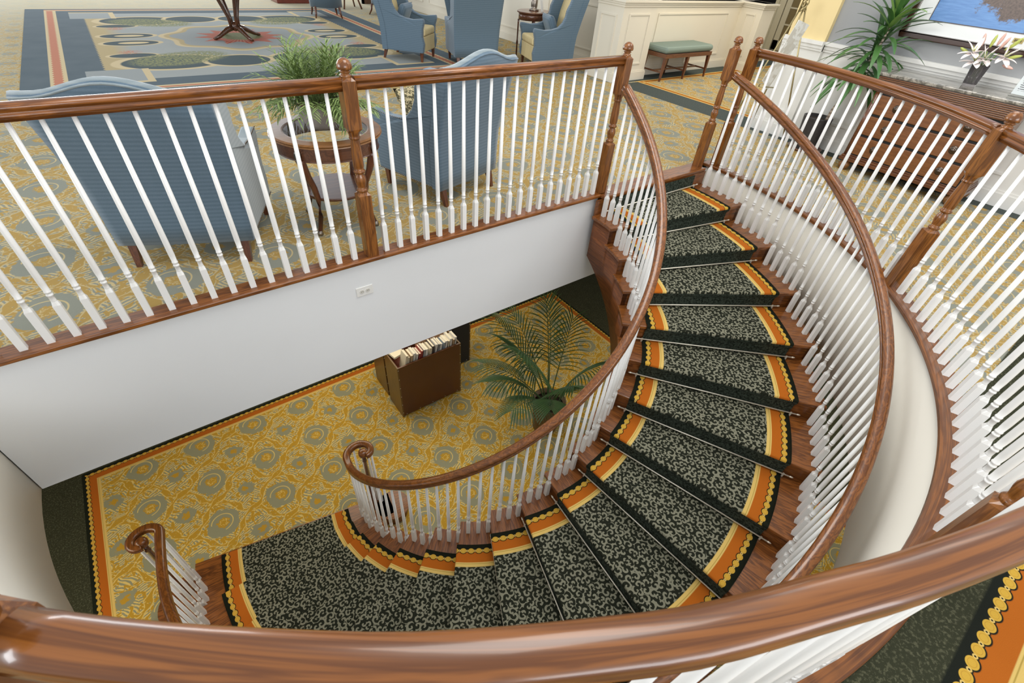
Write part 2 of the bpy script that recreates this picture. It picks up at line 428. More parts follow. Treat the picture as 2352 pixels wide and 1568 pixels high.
# fascia walls of the well
mb = MB(); mb.box(CX - 2.95, 2.672, -0.90, CX + 1.45, 2.70, -0.02); mb.box(CX + 1.45, 2.672, -0.90, CX + 2.98, 2.70, -0.05)
struct(mb.build('wall_north_fascia', M_wall))
mb = MB(); n = 96; rings = []
for i in range(n + 1):
    a = math.radians(1.2) + (-PI - math.radians(2.4)) * i / n
    rings.append([pol(2.955, a, -0.90), pol(2.985, a, -0.90), pol(2.985, a, -0.02), pol(2.955, a, -0.02)])
mb.loft(rings); struct(mb.build('wall_curved_fascia', M_fascia))
# lower level walls (far off, only bound the light)
mb = MB(); mb.box(-10, 11.9, LF, 12, 12, -0.9); struct(mb.build('wall_lower_north', M_cream))
# outlet on the fascia
t = empty('wall_outlet', (0.86, 2.672, -0.30), 0, 'white two socket wall outlet on the pale fascia below the straight railing', 'outlet')
mb = MB(); mb.box(-0.060, -0.006, -0.036, 0.060, 0.0, 0.036); mb.build('cover_plate', M_trim, t, bevel=0.003)
for sx in (-0.021, 0.021):
    mb = MB(); mb.loft([[(sx + 0.016 * math.cos(a * PI / 8), y, 0.014 * math.sin(a * PI / 8)) for a in range(16)] for y in (-0.006, -0.009)], False)
    mb.build('socket', mat('outlet_ivory', (0.62, 0.60, 0.54), 0.4) if sx < 0 else bpy.data.materials['outlet_ivory'], t)
    mb = MB()
    for dx in (-0.006, 0.005): mb.box(sx + dx, -0.0096, -0.005, sx + dx + 0.002, -0.0085, 0.005)
    mb.build('slot', M_black, t)
t.location = (0.872, 2.672, -0.245)

# ================================================================== STAIRCASE
st = empty('staircase', (CX, CY, LF), 0, 'curved oak staircase sweeping down from the upper lobby to the gold carpeted lower level', 'staircase')
OFF = (CX, CY, LF)
RI, RO = 1.245, 2.845
def ang_back(k): return T0 - (k - 1) * DT
def wedge(mb, k, r0, r1, z0, z1, nose=0.03, n=6, extra=0.0):
    a0, a1 = ang_back(k) + extra, ang_back(k + 1)
    d = Vector((math.sin(a1), -math.cos(a1)))   # direction of descent (clockwise)
    poly = [pol(r0, a0 + (a1 - a0) * i / n)[:2] for i in range(n + 1)]
    p = Vector(pol(r0, a1)[:2]) + d * nose; q = Vector(pol(r1, a1)[:2]) + d * nose
    poly += [tuple(p), tuple(q)] + [pol(r1, a1 + (a0 - a1) * i / n)[:2] for i in range(n + 1)]
    mb.prism(poly, z0, z1)
for k in range(1, NS):
    z = -k * RH; mb = MB(); wedge(mb, k, RI - 0.02, RO, z - 0.03, z, extra=0.012)
    mb.build('tread', M_tread, st, OFF, bevel=0.006)
# starting step with rounded ends
k = NS; z = -k * RH; mb = MB()
a0, a1 = ang_back(k) + 0.012, ang_back(k + 1); d = Vector((math.sin(a1), -math.cos(a1)))
cin = Vector((0.80, 2.69)); cou = Vector((-1.10, 2.86))
def step18(z0, z1, grow=0.0):
    mb = MB()
    wedge(mb, NS, 1.0, 2.86, z0, z1, nose=0.03 + grow, extra=0.012)
    mb.prism([(cin.x + (0.15 + grow) * math.cos(2 * PI * i / 32), cin.y + (0.15 + grow) * math.sin(2 * PI * i / 32)) for i in range(32)], z0, z1, True)
    mb.prism([(cou.x + (0.25 + grow) * math.cos(2 * PI * i / 32), cou.y + (0.235 + grow) * math.sin(2 * PI * i / 32)) for i in range(32)], z0 - 0.0004, z1 - 0.0006, True)
    return mb
step18(z - 0.03, z, 0.02).build('tread', M_tread, st, OFF)
tag(step18(LF, z - 0.03, -0.012).build('starting_step_base', M_stringer, st, OFF), 'round ended oak block under the lowest tread')
for k in range(1, NS + 1):
    a = ang_back(k); mb = MB(); d = Vector((math.sin(a), -math.cos(a))) * -0.018
    p, q = Vector(pol(RI, a)[:2]), Vector(pol(RO - 0.02, a)[:2])
    mb.prism([tuple(p), tuple(q), tuple(q + d), tuple(p + d)], -k * RH - 0.0, -(k - 1) * RH - (0.03 if k > 1 else 0.03))
    mb.build('riser', M_tread, st, OFF)
for (r0, r1) in ((RI, RI + 0.04), (RO - 0.06, RO - 0.02)):
    mb = MB()
    for k in range(1, NS + 1):
        rings = []
        for i in range(7):
            a = ang_back(k) + (ang_back(k + 1) - ang_back(k)) * i / 6
            zt = -k * RH - 0.03
            zb = max(LF, -((T0 - a) / DT) * RH - 0.58)
            zb = min(zb, zt - 0.02)
            rings.append([pol(r0, a, zb), pol(r1, a, zb), pol(r1, a, zt), pol(r0, a, zt)])
        mb.loft(rings)
    mb.build('stringer', M_stringer, st, OFF)
mb = MB(); rings = []
for i in range(109):
    a = ang_back(1) + (ang_back(NS) - ang_back(1)) * i / 108
    zb = max(LF + 0.01, -((T0 - a) / DT) * RH - 0.54)
    rings.append([pol(RI + 0.04, a, zb), pol(RO - 0.06, a, zb), pol(RO - 0.06, a, zb + 0.02), pol(RI + 0.04, a, zb + 0.02)])
mb.loft(rings); mb.build('soffit', M_wall, st, OFF)
# landing nosing between the two newels
mb = MB(); mb.box(3.10, 2.598, -0.03, 4.60, 2.775, 0.0); mb.build('landing_nosing', M_railx, st, OFF, bevel=0.008)

# carpet runner
rn = empty('stair_runner', (CX, CY, LF), 0, 'dark scroll patterned stair runner with orange gold chain borders on the curved staircase', 'carpet')
mb = MB(); md = MB(); R0, R1 = 1.430, 2.634; nr = 24
for k in range(1, NS + 1):
    z = -k * RH; a0, a1 = ang_back(k), ang_back(k + 1)
    d = Vector((math.sin(a1), -math.cos(a1)))
    last = k == NS
    rows = []
    def row(a, off, zz):
        return [(CX + (R0 + (R1 - R0) * j / nr) * math.cos(a) + d.x * off, CY + (R0 + (R1 - R0) * j / nr) * math.sin(a) + d.y * off, zz) for j in range(nr + 1)]
    for i in range(9): rows.append(row(a0 + (a1 - a0) * i / 8, 0, z + 0.012))
    for off, zz in ((0.026, 0.012), (0.036, 0.009), (0.041, 0.001), (0.041, -0.008)): rows.append(row(a1, off, z + zz))
    mb.loft(rows, True, False, False)
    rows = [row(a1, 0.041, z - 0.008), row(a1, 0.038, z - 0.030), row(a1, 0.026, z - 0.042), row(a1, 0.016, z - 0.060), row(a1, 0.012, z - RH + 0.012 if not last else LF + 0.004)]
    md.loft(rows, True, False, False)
    # thin edges
    for R in (R0, R1):
        pts = [pol(R, a0 + (a1 - a0) * i / 8) for i in range(9)]
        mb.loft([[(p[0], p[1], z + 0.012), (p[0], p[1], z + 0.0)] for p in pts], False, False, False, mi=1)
rows = []
d = Vector((math.sin(T0), -math.cos(T0)))
for off, zz in ((0.012, -0.035), (0.012, -RH + 0.012)):
    rows.append([(CX + (R0 + (R1 - R0) * j / nr) * math.cos(T0) + d.x * off, CY + (R0 + (R1 - R0) * j / nr) * math.sin(T0) + d.y * off, zz) for j in range(nr + 1)])
md.loft(rows, True, False, False)
mb.build('tread_carpet', [M_runner, M_rdark], rn, OFF)
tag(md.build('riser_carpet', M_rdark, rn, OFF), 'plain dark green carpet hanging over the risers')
for k in range(1, NS + 1):
    a = ang_back(k); z = -k * RH + 0.030; d = Vector((math.sin(a), -math.cos(a))) * 0.024
    mb = MB()
    p, q = Vector(pol(1.385, a, z)) + d.to_3d(), Vector(pol(2.685, a, z)) + d.to_3d()
    mb.tube([p, q], 0.0058, 8)
    u = (q - p).normalized()
    for c, s_ in ((p, -1), (q, 1)):
        mb.tube([c, c + u * s_ * 0.008, c + u * s_ * 0.02, c + u * s_ * 0.028], 0.006, 8, rr=[0.005, 0.008, 0.006, 0.002])
    for f in (0.032, 0.968):
        c = p.lerp(q, f); mb.box(c.x - 0.006, c.y - 0.006, z - 0.028, c.x + 0.006, c.y + 0.006, z + 0.008)
    mb.build('stair_rod', M_rod, rn, OFF)

# ================================================================== RAILINGS
def sqc(hw, z):   # 12 points with true corners
    o = []
    for k in range(4):
        a = PI / 4 + k * PI / 2; x, y = hw * math.sqrt(2) * math.cos(a), hw * math.sqrt(2) * math.sin(a)
        a2 = a + PI / 2; x2, y2 = hw * math.sqrt(2) * math.cos(a2), hw * math.sqrt(2) * math.sin(a2)
        for t_ in (0, 1 / 3, 2 / 3): o.append((x + (x2 - x) * t_, y + (y2 - y) * t_, z))
    return o
def circ(r, z): return [(r * math.cos(PI / 4 + 2 * PI * i / 12), r * math.sin(PI / 4 + 2 * PI * i / 12), z) for i in range(12)]
_bal = {}
def baluster_mesh(H, block=0.19):
    key = (round(H, 3), round(block, 3))
    if key in _bal: return _bal[key]
    mb = MB(); b = block; w = 0.0162
    mb.loft([sqc(w, 0), sqc(w, b)], False, True)
    mb.loft([sqc(w, b), circ(0.0125, b + 0.022)], False, False)
    pr = [(0.0125, b + .022), (0.0118, b + .026), (0.0118, b + .052), (0.0145, b + .054), (0.0145, b + .060), (0.0120, b + .062), (0.0120, b + .070), (0.0145, b + .072), (0.0145, b + .078), (0.0125, b + .080), (0.0145, b + .12), (0.0142, b + .2), (0.0095, H)]
    mb.loft([circ(r, z) for r, z in pr], True, True)
    o = mb.build('baluster', M_white); me = o.data; bpy.data.objects.remove(o); _bal[key] = me
    return me
def baluster(parent, off, x, y, z, H, rz=0.0, block=0.19):
    o = bpy.data.objects.new('baluster', baluster_mesh(H, block)); COL.objects.link(o); o.parent = parent
    o.location = (x - off[0], y - off[1], z - off[2]); o.rotation_euler = (0, 0, rz); return o
def newel(parent, off, x, y, z, rz=0.0, drop=0.0):
    mb = MB(); w = 0.038
    mb.loft([sqc(w, -drop), sqc(w, 0.42)], False)
    mb.loft([sqc(w, 0.42), circ(0.030, 0.437)], False, False)
    pr = [(0.030, .437), (0.031, .442), (0.034, .448), (0.031, .456), (0.024, .460), (0.027, .475), (0.033, .50), (0.034, .515), (0.030, .535), (0.023, .548), (0.023, .553), (0.033, .556), (0.035, .563), (0.033, .570), (0.026, .574), (0.031, .590), (0.0315, .66), (0.025, .745), (0.025, .748), (0.031, .752), (0.032, .758), (0.029, .763), (0.030, .768), (0.030, .775), (0.036, .790)]
    mb.loft([circ(r, z_) for r, z_ in pr], True, False)
    mb.loft([circ(0.036, 0.790), sqc(w, 0.806)], False, False)
    mb.loft([sqc(w, 0.806), sqc(w, 1.047)], False)
    mb.loft([sqc(w, 1.047), circ(0.030, 1.062)], False, False)
    pr = [(0.030, 1.062), (0.031, 1.070), (0.028, 1.075), (0.022, 1.078), (0.022, 1.083), (0.029, 1.086), (0.029, 1.091), (0.021, 1.094), (0.021, 1.098), (0.037, 1.099), (0.0400, 1.104), (0.0395, 1.113), (0.036, 1.127), (0.028, 1.140), (0.015, 1.149), (0.001, 1.152)]
    mb.loft([circ(r, z_) for r, z_ in pr], True, True)
    o = mb.build('newel_post', M_newel, parent); o.location = (x - off[0], y - off[1], z - off[2]); o.rotation_euler = (0, 0, rz)
    return o
HALF = [(0.020, 0.0), (0.020, 0.010), (0.0285, 0.014), (0.031, 0.021), (0.0285, 0.028), (0.0245, 0.032), (0.0255, 0.037), (0.031, 0.044), (0.032, 0.052), (0.027, 0.061), (0.014, 0.0665), (0.0, 0.068)]
PROF = HALF + [(-a, b) for a, b in HALF[::-1][1:]]
# straight railing
YB = 2.703
gr = empty('guard_railing', (0.97, YB, 0), 0, 'straight oak railing with white balusters in front of the blue wing chairs', 'railing')
GO_ = (0.97, YB, 0)
mb = MB()
XNL = 0.972; XNR = 3.135
for (xa, xb) in ((-2.2, XNL - 0.036), (XNL + 0.036, XNR - 0.036)):
    m1 = MB(); m1.sweep([(xa, YB, 1.0), ((xa + xb) / 2, YB, 1.0), (xb, YB, 1.0)], PROF); m1.build('handrail', M_railx, gr, GO_)
mb.box(-2.2, 2.648, -0.028, XNR + 0.03, 2.775, 0.0); mb.build('shoe_rail', M_railx, gr, GO_, bevel=0.007)
newel(gr, GO_, XNL, YB + 0.005, 0.0); newel(gr, GO_, XNR, YB + 0.0, 0.0, drop=RH)
sp = 0.10455; x0 = 0.853
for i in range(26): baluster(gr, GO_, x0 - i * sp, YB, 0, 1.003)
x1 = 1.0785
n = 20
for i in range(n): baluster(gr, GO_, x1 + i * (3.043 - x1) / (n - 1), YB, 0, 1.003)
# curved railing
cg = empty('guard_railing', (CX, CY, 0), 0, 'curved oak railing with white balusters around the stairwell, sweeping across the foreground', 'railing')
CO = (CX, CY, 0); RB = 3.0
A_END = math.radians(-176)
NA = [math.radians(v) for v in (0, -44.2, -89.4, -135.0)]
cuts = NA + [A_END]
def rail_r(a):      # the railing is not a perfect circle: it flattens a little beside the viewer
    d = -math.degrees(a); P = [(-2, 3.0), (89.4, 3.0), (100, 2.990), (110, 2.984), (114, 2.987), (120, 3.002), (127, 3.012), (135, 3.020), (180, 3.02)]
    for (x0_, y0_), (x1_, y1_) in zip(P, P[1:]):
        if d <= x1_:
            f = (d - x0_) / (x1_ - x0_); return y0_ + (y1_ - y0_) * (f * f * (3 - 2 * f))
    return 3.02
for i in range(4):
    a0, a1 = cuts[i] - 0.012, cuts[i + 1] + (0.012 if i < 3 else 0)
    n = 40; m1 = MB(); m1.sweep([pol(rail_r(a0 + (a1 - a0) * j / n), a0 + (a1 - a0) * j / n, 1.0) for j in range(n + 1)], PROF); m1.build('handrail', M_rail, cg, CO)
mb = MB(); rings = []
for i in range(129):
    a = math.radians(2.2) + (A_END - math.radians(2.2)) * i / 128
    rings.append([pol(2.938, a, -0.028), pol(3.06, a, -0.028), pol(3.06, a, -0.004), pol(3.056, a, 0), pol(2.945, a, 0), pol(2.936, a, -0.006)])
mb.loft(rings, False); mb.build('shoe_rail', M_rail, cg, CO)
for a in NA: newel(cg, CO, *pol(rail_r(a), a)[:2], 0.0, a)
for i in range(4):
    a0, a1 = cuts[i], cuts[i + 1]
    n = max(1, round((a0 - a1) / math.radians(2.02)) - 1)
    if i == 3: n = 6; a1 = a0 - math.radians(2.05) * 7
    for j in range(1, n + 1):
        a = a0 + (a1 - a0) * j / (n + 1); x, y, _ = pol(rail_r(a), a); baluster(cg, CO, x, y, 0, 1.003, a)
# stair railings
def rail_z(a):            # underside of the stair handrail
    t_ = (T0 - a) / DT
    return 0.815 - RH * t_ 
END = math.radians(-187)
def stair_rail(name, R, label, per, offs, turn, eye, a_start):
    e = empty(name, (CX, CY, LF), 0, label, 'railing'); off = (CX, CY, LF)
    pts = []; n = 150
    lvl = rail_z(math.radians(-181.5))
    for i in range(n + 1):
        a = a_start + (END - a_start) * i / n
        z = rail_z(a)
        if z < lvl + 0.08:   # ease into level
            q_ = max(0, z - lvl + 0.08) / 0.16
            z = lvl + 0.16 * q_ * q_ / 2 if z > lvl - 0.08 else lvl
        pts.append(pol(R, a, max(z, lvl)))
    # volute: spiral of shrinking radius round the eye
    last = Vector(pts[-1]); E = Vector((eye[0], eye[1], lvl)); r0 = (last - E).length; b0 = math.atan2(last.y - E.y, last.x - E.x)
    m = 34; tot = 1.35 * PI; sc = [1] * len(pts)
    for i in range(1, m + 1):
        f = i / m; rr = r0 * (1 - f) ** 1.0 * 0.62 + r0 * 0.38 * (1 - f ** 2); b = b0 + turn * tot * f
        rr = r0 * (1 - 0.72 * f ** 1.1)
        pts.append((E.x + rr * math.cos(b), E.y + rr * math.sin(b), lvl)); sc.append(1 - 0.12 * f)
    mb = MB(); mb.sweep(pts, PROF, scale=sc); mb.build('handrail', M_rail, e, off)
    mb = MB(); mb.lathe([(0.001, lvl - 0.006), (0.034, lvl - 0.004), (0.042, lvl + 0.01), (0.044, lvl + 0.035), (0.040, lvl + 0.056), (0.025, lvl + 0.067), (0.001, lvl + 0.070)], (E.x, E.y), 24)
    mb.build('volute_eye', M_rail, e, off)
    zt = -NS * RH; hh = lvl - zt
    mb = MB(); mb.lathe([(0.030, zt), (0.030, zt + 0.20), (0.020, zt + 0.22), (0.026, zt + 0.235), (0.018, zt + 0.25), (0.025, zt + 0.33), (0.024, zt + hh * 0.6), (0.017, zt + hh - 0.10), (0.024, zt + hh - 0.08), (0.017, zt + hh - 0.06), (0.022, zt + hh)], (E.x, E.y), 16)
    tag(mb.build('volute_newel', M_ndark, e, off), 'slim dark turned newel under the volute')
    for k in range(1, NS):
        for o_ in offs:
            a = ang_back(k) - math.radians(o_); z = -k * RH; x, y, _ = pol(R, a)
            top = rail_z(a); top = max(top, lvl)
            baluster(e, off, x, y, z, top - z + 0.008, a, 0.17 if per == 3 else 0.19)
    for k in (NS,):
        for o_ in offs[:2 if per == 3 else 3]:
            a = ang_back(k) - math.radians(o_); z = -k * RH; x, y, _ = pol(R, a); baluster(e, off, x, y, z, lvl - z + 0.008, a, 0.19)
    for i in range(5 if per == 3 else 4):
        f = i / 5; b = b0 + turn * tot * (0.12 + 0.62 * f); rr = r0 * (1 - 0.72 * (0.12 + 0.62 * f) ** 1.1)
        baluster(e, off, E.x + rr * math.cos(b), E.y + rr * math.sin(b), -NS * RH, lvl + NS * RH + 0.008, b, 0.19)
    return e
stair_rail('stair_railing', 1.315, 'inner curved stair railing with white balusters, on the palm side of the stairs', 3, (1.75, 5.25, 8.8), -1, (0.632, 2.765), math.radians(1.0))
e = stair_rail('stair_railing', 2.785, 'outer curved stair railing with white balusters running beside the cream curved wall', 5, (1.3, 3.4, 5.5, 7.65, 9.8), 1, (-1.105, 2.925), math.radians(0.2))
newel(e, (CX, CY, LF), 4.575, 2.695, 0.0, drop=RH)

#__PART2__
# ================================================================== FURNITURE
def wing_chair(name, label, loc, rz, H=1.04, inner=None, outer=None, side=None, cushion=None, group='wing chairs in the lobby', W2=0.34, skirt=0.14, nails=True, hump=0.075):
    outer = outer or M_blue; side = side or outer; inner = inner or M_bluep
    t = empty(name, loc, rz, label, 'chair', group)
    def yb(z): return -0.36 - 0.15 * max(0, (z - 0.45) / 0.6) ** 1.2
    # outer back panel
    nu, nv = 18, 8; mb = MB(); rf = []; 
    def top(u): return H - hump * (0.5 - 0.5 * math.cos(PI * min(1, abs(u) * 1.12))) 
    def gp(u, v, dy):
        z = skirt + v * (top(u) - skirt); x = u * (W2 + 0.016 + 0.045 * v)
        return (x, yb(z) + dy + 0.02 * (1 - u * u) * -1 * 0.5, z)
    rings = []
    for i in range(nu + 1):
        u = -1 + 2 * i / nu
        ring = [gp(u, j / nv, 0) for j in range(nv + 1)] + [(lambda p: (p[0], p[1] + 0.02, p[2] + 0.02))(gp(u, 1, 0.01))] + [gp(u, 1 - j / nv, 0.085) for j in range(nv + 1)]
        rings.append(ring)
    mb.loft(rings, True); mb.build('outer_back', outer, t)
    mb = MB(); mb.tube([gp(-1 + 2 * i / nu, 1.0, 0.004) for i in range(nu + 1)], 0.006, 6); mb.build('back_piping', side, t)
    mb = MB(); mb.loft([[gp(u_, 1, 0.004), (lambda p: (p[0], p[1] + 0.018, p[2] + 0.023))(gp(u_, 1, 0.012)), (lambda p: (p[0], p[1], p[2] + 0.020))(gp(u_, 1, 0.055)), gp(u_, 1, 0.088)] for u_ in [-1.01 + 2.02 * i / nu for i in range(nu + 1)]], True); mb.build('top_edge', M_bluep, t)
    # inside back
    mb = MB(); rings = []
    for i in range(11):
        u = -0.86 + 1.72 * i / 10
        rings.append([gp(u, 0.3 + 0.66 * j / 6, 0.085 + 0.05 * math.sin(PI * (j + 0.5) / 7) * (1 - u ** 4)) for j in range(7)] + [gp(u, 0.96 - 0.66 * j / 6, 0.06) for j in range(7)])
    mb.loft(rings, True); mb.build('inside_back', inner, t)
    # sides: arm and wing in one profile
    tz = H - hump - 0.01
    P = [(-0.325, skirt), (0.33, skirt), (0.35, 0.26), (0.325, 0.36), (0.335, 0.47), (0.365, 0.56), (0.355, 0.605), (0.30, 0.60), (0.18, 0.585), (0.06, 0.595), (-0.04, 0.625), (-0.11, 0.69), (-0.15, 0.77), (-0.16, 0.85), (-0.20, 0.93), (-0.27, tz - 0.005), (yb(tz) + 0.05, tz), (yb(0.9) + 0.035, 0.9), (yb(0.7) + 0.035, 0.7), (yb(0.5) + 0.035, 0.5)]
    for sx in (-1, 1):
        mb = MB()
        def fn(p, q, w, sx=sx):
            fl = 0.045 * max(0, (q - skirt) / (H - skirt)) * (1.0 if p < 0 else 0.5)
            return (sx * (W2 - 0.075 + w * 0.085 + fl), p, q)
        mb.extr(P, fn, 0, 1); mb.build('side_wing', side, t, bevel=0.014)
        if nails:
            mb = MB(); pts = [(0.345, skirt + 0.012 + 0), (-0.355, skirt + 0.012)]
            for i in range(40):
                y = 0.335 - 0.69 * i / 39; x = sx * (W2 + 0.012)
                mb.lathe([(0.001, skirt + 0.006), (0.005, skirt + 0.010), (0.005, skirt + 0.014), (0.001, skirt + 0.018)], (x, y), 5)
            mb.build('nailhead_trim', M_pewter, t); mb = MB()
            for i in range(22):
                y = 0.345 - 0.40 * i / 21; z_ = 0.60 - 0.012 * math.sin(PI * i / 21) 
                mb.lathe([(0.001, z_ - 0.002), (0.005, z_ + 0.004), (0.001, z_ + 0.010)], (sx * (W2 + 0.02), y), 5)
            mb.build('nailhead_trim', M_pewter, t)
    mb = MB(); mb.box(-W2 + 0.05, -0.34, skirt, W2 - 0.05, 0.33, 0.36); mb.build('seat_rail', inner, t, bevel=0.015)
    mb = MB(); mb.box(-W2 + 0.07, -0.28, 0.36, W2 - 0.07, 0.345, 0.47); mb.build('seat_cushion', inner, t, bevel=0.035, seg=3)
    for sx in (-1, 1):
        for y, sp_ in ((0.29, 0.0), (-0.32, -0.045)):
            mb = MB(); x = sx * (W2 - 0.045)
            mb.loft([[(x + a * 0.024, y + b * 0.024, skirt) for a, b in ((-1, -1), (1, -1), (1, 1), (-1, 1))], [(x + a * 0.014, y + sp_ + b * 0.014, 0) for a, b in ((-1, -1), (1, -1), (1, 1), (-1, 1))]], False)
            mb.build('leg', M_walnutz, t)
    return t
def pillow(name, mt, loc, rot, sz, label, cat='cushion'):
    mb = MB(); n = 12; w, h, d = sz; rings = []
    for i in range(n + 1):
        u = -1 + 2 * i / n; row = []
        for j in range(n + 1):
            v = -1 + 2 * j / n; row.append((u * w * (1 - 0.06 * (1 - v * v)), v * h * (1 - 0.06 * (1 - u * u)), d * ((1 - u ** 4) * (1 - v ** 4)) ** 0.5))
        rings.append(row)
    mb.loft(rings, True, False, False); mb.loft([[(p[0], p[1], -p[2]) for p in r] for r in rings], True, False, False)
    o = mb.build(name, mt); o.location = loc; o.rotation_euler = rot; tag(o, label, cat); return o
def R(d): return math.radians(d)
# chairs at the railing
wing_chair('wing_chair', 'large blue ribbed wing chair seen from behind at the left end of the straight railing', (0.15, 3.48, FL), R(-24), H=1.05, side=M_bluep, W2=0.355)
wing_chair('wing_chair', 'blue wing chair with camel back turned toward the round glass table, patterned cushion inside', (1.96, 3.54, FL), R(17), H=1.07, side=M_blue, inner=M_bluep, W2=0.335)
pillow('cushion', M_floral, (1.86, 3.60, 0.60), (R(62), 0, R(17)), (0.20, 0.17, 0.06), 'beige and black patterned cushion leaning inside the camel back wing chair')
# reading group
wing_chair('wing_chair', 'blue wing chair with gold striped seat at the medallion rug corner, seen from its side', (4.14, 8.24, FL), R(-49 - 90), H=1.12, inner=M_stripe, nails=False, hump=0.04, W2=0.31)
pillow('cushion', M_blue, (4.08, 8.30, 0.60), (R(65), 0, R(-139)), (0.21, 0.16, 0.07), 'blue cushion in the gold striped wing chair at the rug corner')
wing_chair('wing_chair', 'tall blue wing chair showing its plain flat back, directly behind the camel back chair', (4.93, 7.63, FL), R(-18), H=1.22, inner=M_stripe, nails=False, hump=0.03)
wing_chair('wing_chair', 'blue wing chair facing left beside the low cream wall, blue cushion inside', (5.98, 6.95, FL), R(72), H=1.20, inner=M_stripe, nails=False, hump=0.05)
pillow('cushion', M_blue, (6.06, 6.98, 0.60), (R(65), 0, R(72)), (0.20, 0.16, 0.07), 'blue cushion in the wing chair beside the low cream wall')
wing_chair('wing_chair', 'blue wing chair with gold striped lining, mostly hidden behind the lamp table', (5.72, 8.72, FL), R(-150), H=1.15, inner=M_stripe, nails=False, hump=0.04)
pillow('cushion', M_blue, (5.67, 8.60, 0.60), (R(65), 0, R(-150)), (0.22, 0.16, 0.07), 'blue cushion in the wing chair mostly hidden behind the lamp table')
def tub_chair(label, loc, rz):
    t = empty('tub_chair', loc, rz, label, 'chair', 'rounded blue tub chairs at the far end of the lobby'); mb = MB(); rings = []
    for i in range(25):
        a = R(-20) - R(140) * i / 24 if False else R(200) + R(140) * i / 24
        c, s_ = math.cos(a), math.sin(a); zt = 0.62 + 0.16 * max(0, -s_)
        rings.append([(0.36 * c, 0.36 * s_ + 0.05, 0.2), (0.38 * c, 0.38 * s_ + 0.05, zt), (0.30 * c, 0.30 * s_ + 0.05, zt), (0.29 * c, 0.29 * s_ + 0.05, 0.2)])
    mb.loft(rings, True); mb.build('curved_back', M_blue, t)
    mb = MB(); mb.prism([(0.32 * math.cos(2 * PI * i / 24), 0.32 * math.sin(2 * PI * i / 24) + 0.06) for i in range(24)], 0.2, 0.44, True); mb.build('seat', M_blue, t)
    for x in (-0.25, 0.25):
        for y in (-0.20, 0.28):
            m2 = MB(); m2.tube([(x, y, 0.22), (x * 1.03, y * 1.05, 0.1), (x * 1.12, y * 1.25, 0)], 0.02, 6, rr=[0.026, 0.022, 0.013]); m2.build('leg', M_walnutz, t)
    return t
tub_chair('rounded blue tub chair with four splayed brown legs on the far edge of the rug', (4.28, 12.52, FL), R(-10))
tub_chair('rounded blue tub chair partly hidden behind the leftmost gold striped wing chair', (5.85, 12.75, FL), R(40))
# far bits at the top edge
t = empty('side_table', (5.35, 13.9, FL), 0, 'dark low side table on curved legs at the top edge between the tub chairs', 'table')
mb = MB(); mb.prism([(0.34 * math.cos(2 * PI * i / 24), 0.34 * math.sin(2 * PI * i / 24)) for i in range(24)], 0.42, 0.46); mb.build('table_top', M_walnut, t)
for i in range(4):
    a = PI / 4 + i * PI / 2; m2 = MB(); m2.tube([(0.26 * math.cos(a), 0.26 * math.sin(a), 0.43), (0.24 * math.cos(a), 0.24 * math.sin(a), 0.2), (0.32 * math.cos(a), 0.32 * math.sin(a), 0)], 0.02, 6); m2.build('leg', M_walnutz, t)
t = empty('pedestal', (4.25, 14.95, FL), 0, 'reddish brown stepped pedestal base on the carpet at the top edge', 'pedestal')
m_red = mat('mahogany_pedestal', woodfn((0.10, 0.016, 0.010), (0.20, 0.035, 0.02), 'x'), 0.3, 0.5, 0.4)
mb = MB(); mb.box(-0.42, -0.3, 0, 0.42, 0.3, 0.09); mb.build('plinth', m_red, t, bevel=0.015)
mb = MB(); mb.box(-0.34, -0.24, 0.09, 0.34, 0.24, 0.75); mb.build('body', m_red, t, bevel=0.01)
# glass top table
t = empty('round_table', (1.0, 3.30, FL), 0, 'round brown side table with inset glass top and curved legs, holding the potted fern', 'table')
TR, TH = 0.355, 0.645
def ring_lathe(prof, mt, nm, n=72): mb = MB(); rr = [[(max(r, 1e-4) * math.cos(2 * PI * i / n), max(r, 1e-4) * math.sin(2 * PI * i / n), z) for i in range(n)] for r, z in prof]; mb.loft(rr + [rr[0]], False, False); return mb.build(nm, mt, t)
ring_lathe([(0.265, TH - 0.022), (0.265, TH + 0.001), (0.275, TH + 0.003), (TR - 0.012, TH + 0.003), (TR, TH - 0.004), (TR - 0.004, TH - 0.012), (TR + 0.002, TH - 0.018), (TR - 0.012, TH - 0.024)], M_tabletop, 'table_top')
mb = MB(); mb.lathe([(0.001, TH - 0.008), (0.266, TH - 0.008), (0.266, TH), (0.001, TH)], n=40, smooth=False); mb.build('glass_inset', M_glass, t)
ring_lathe([(0.30, TH - 0.024), (0.325, TH - 0.024), (0.325, TH - 0.105), (0.33, TH - 0.112), (0.30, TH - 0.112)], M_walnut, 'apron')
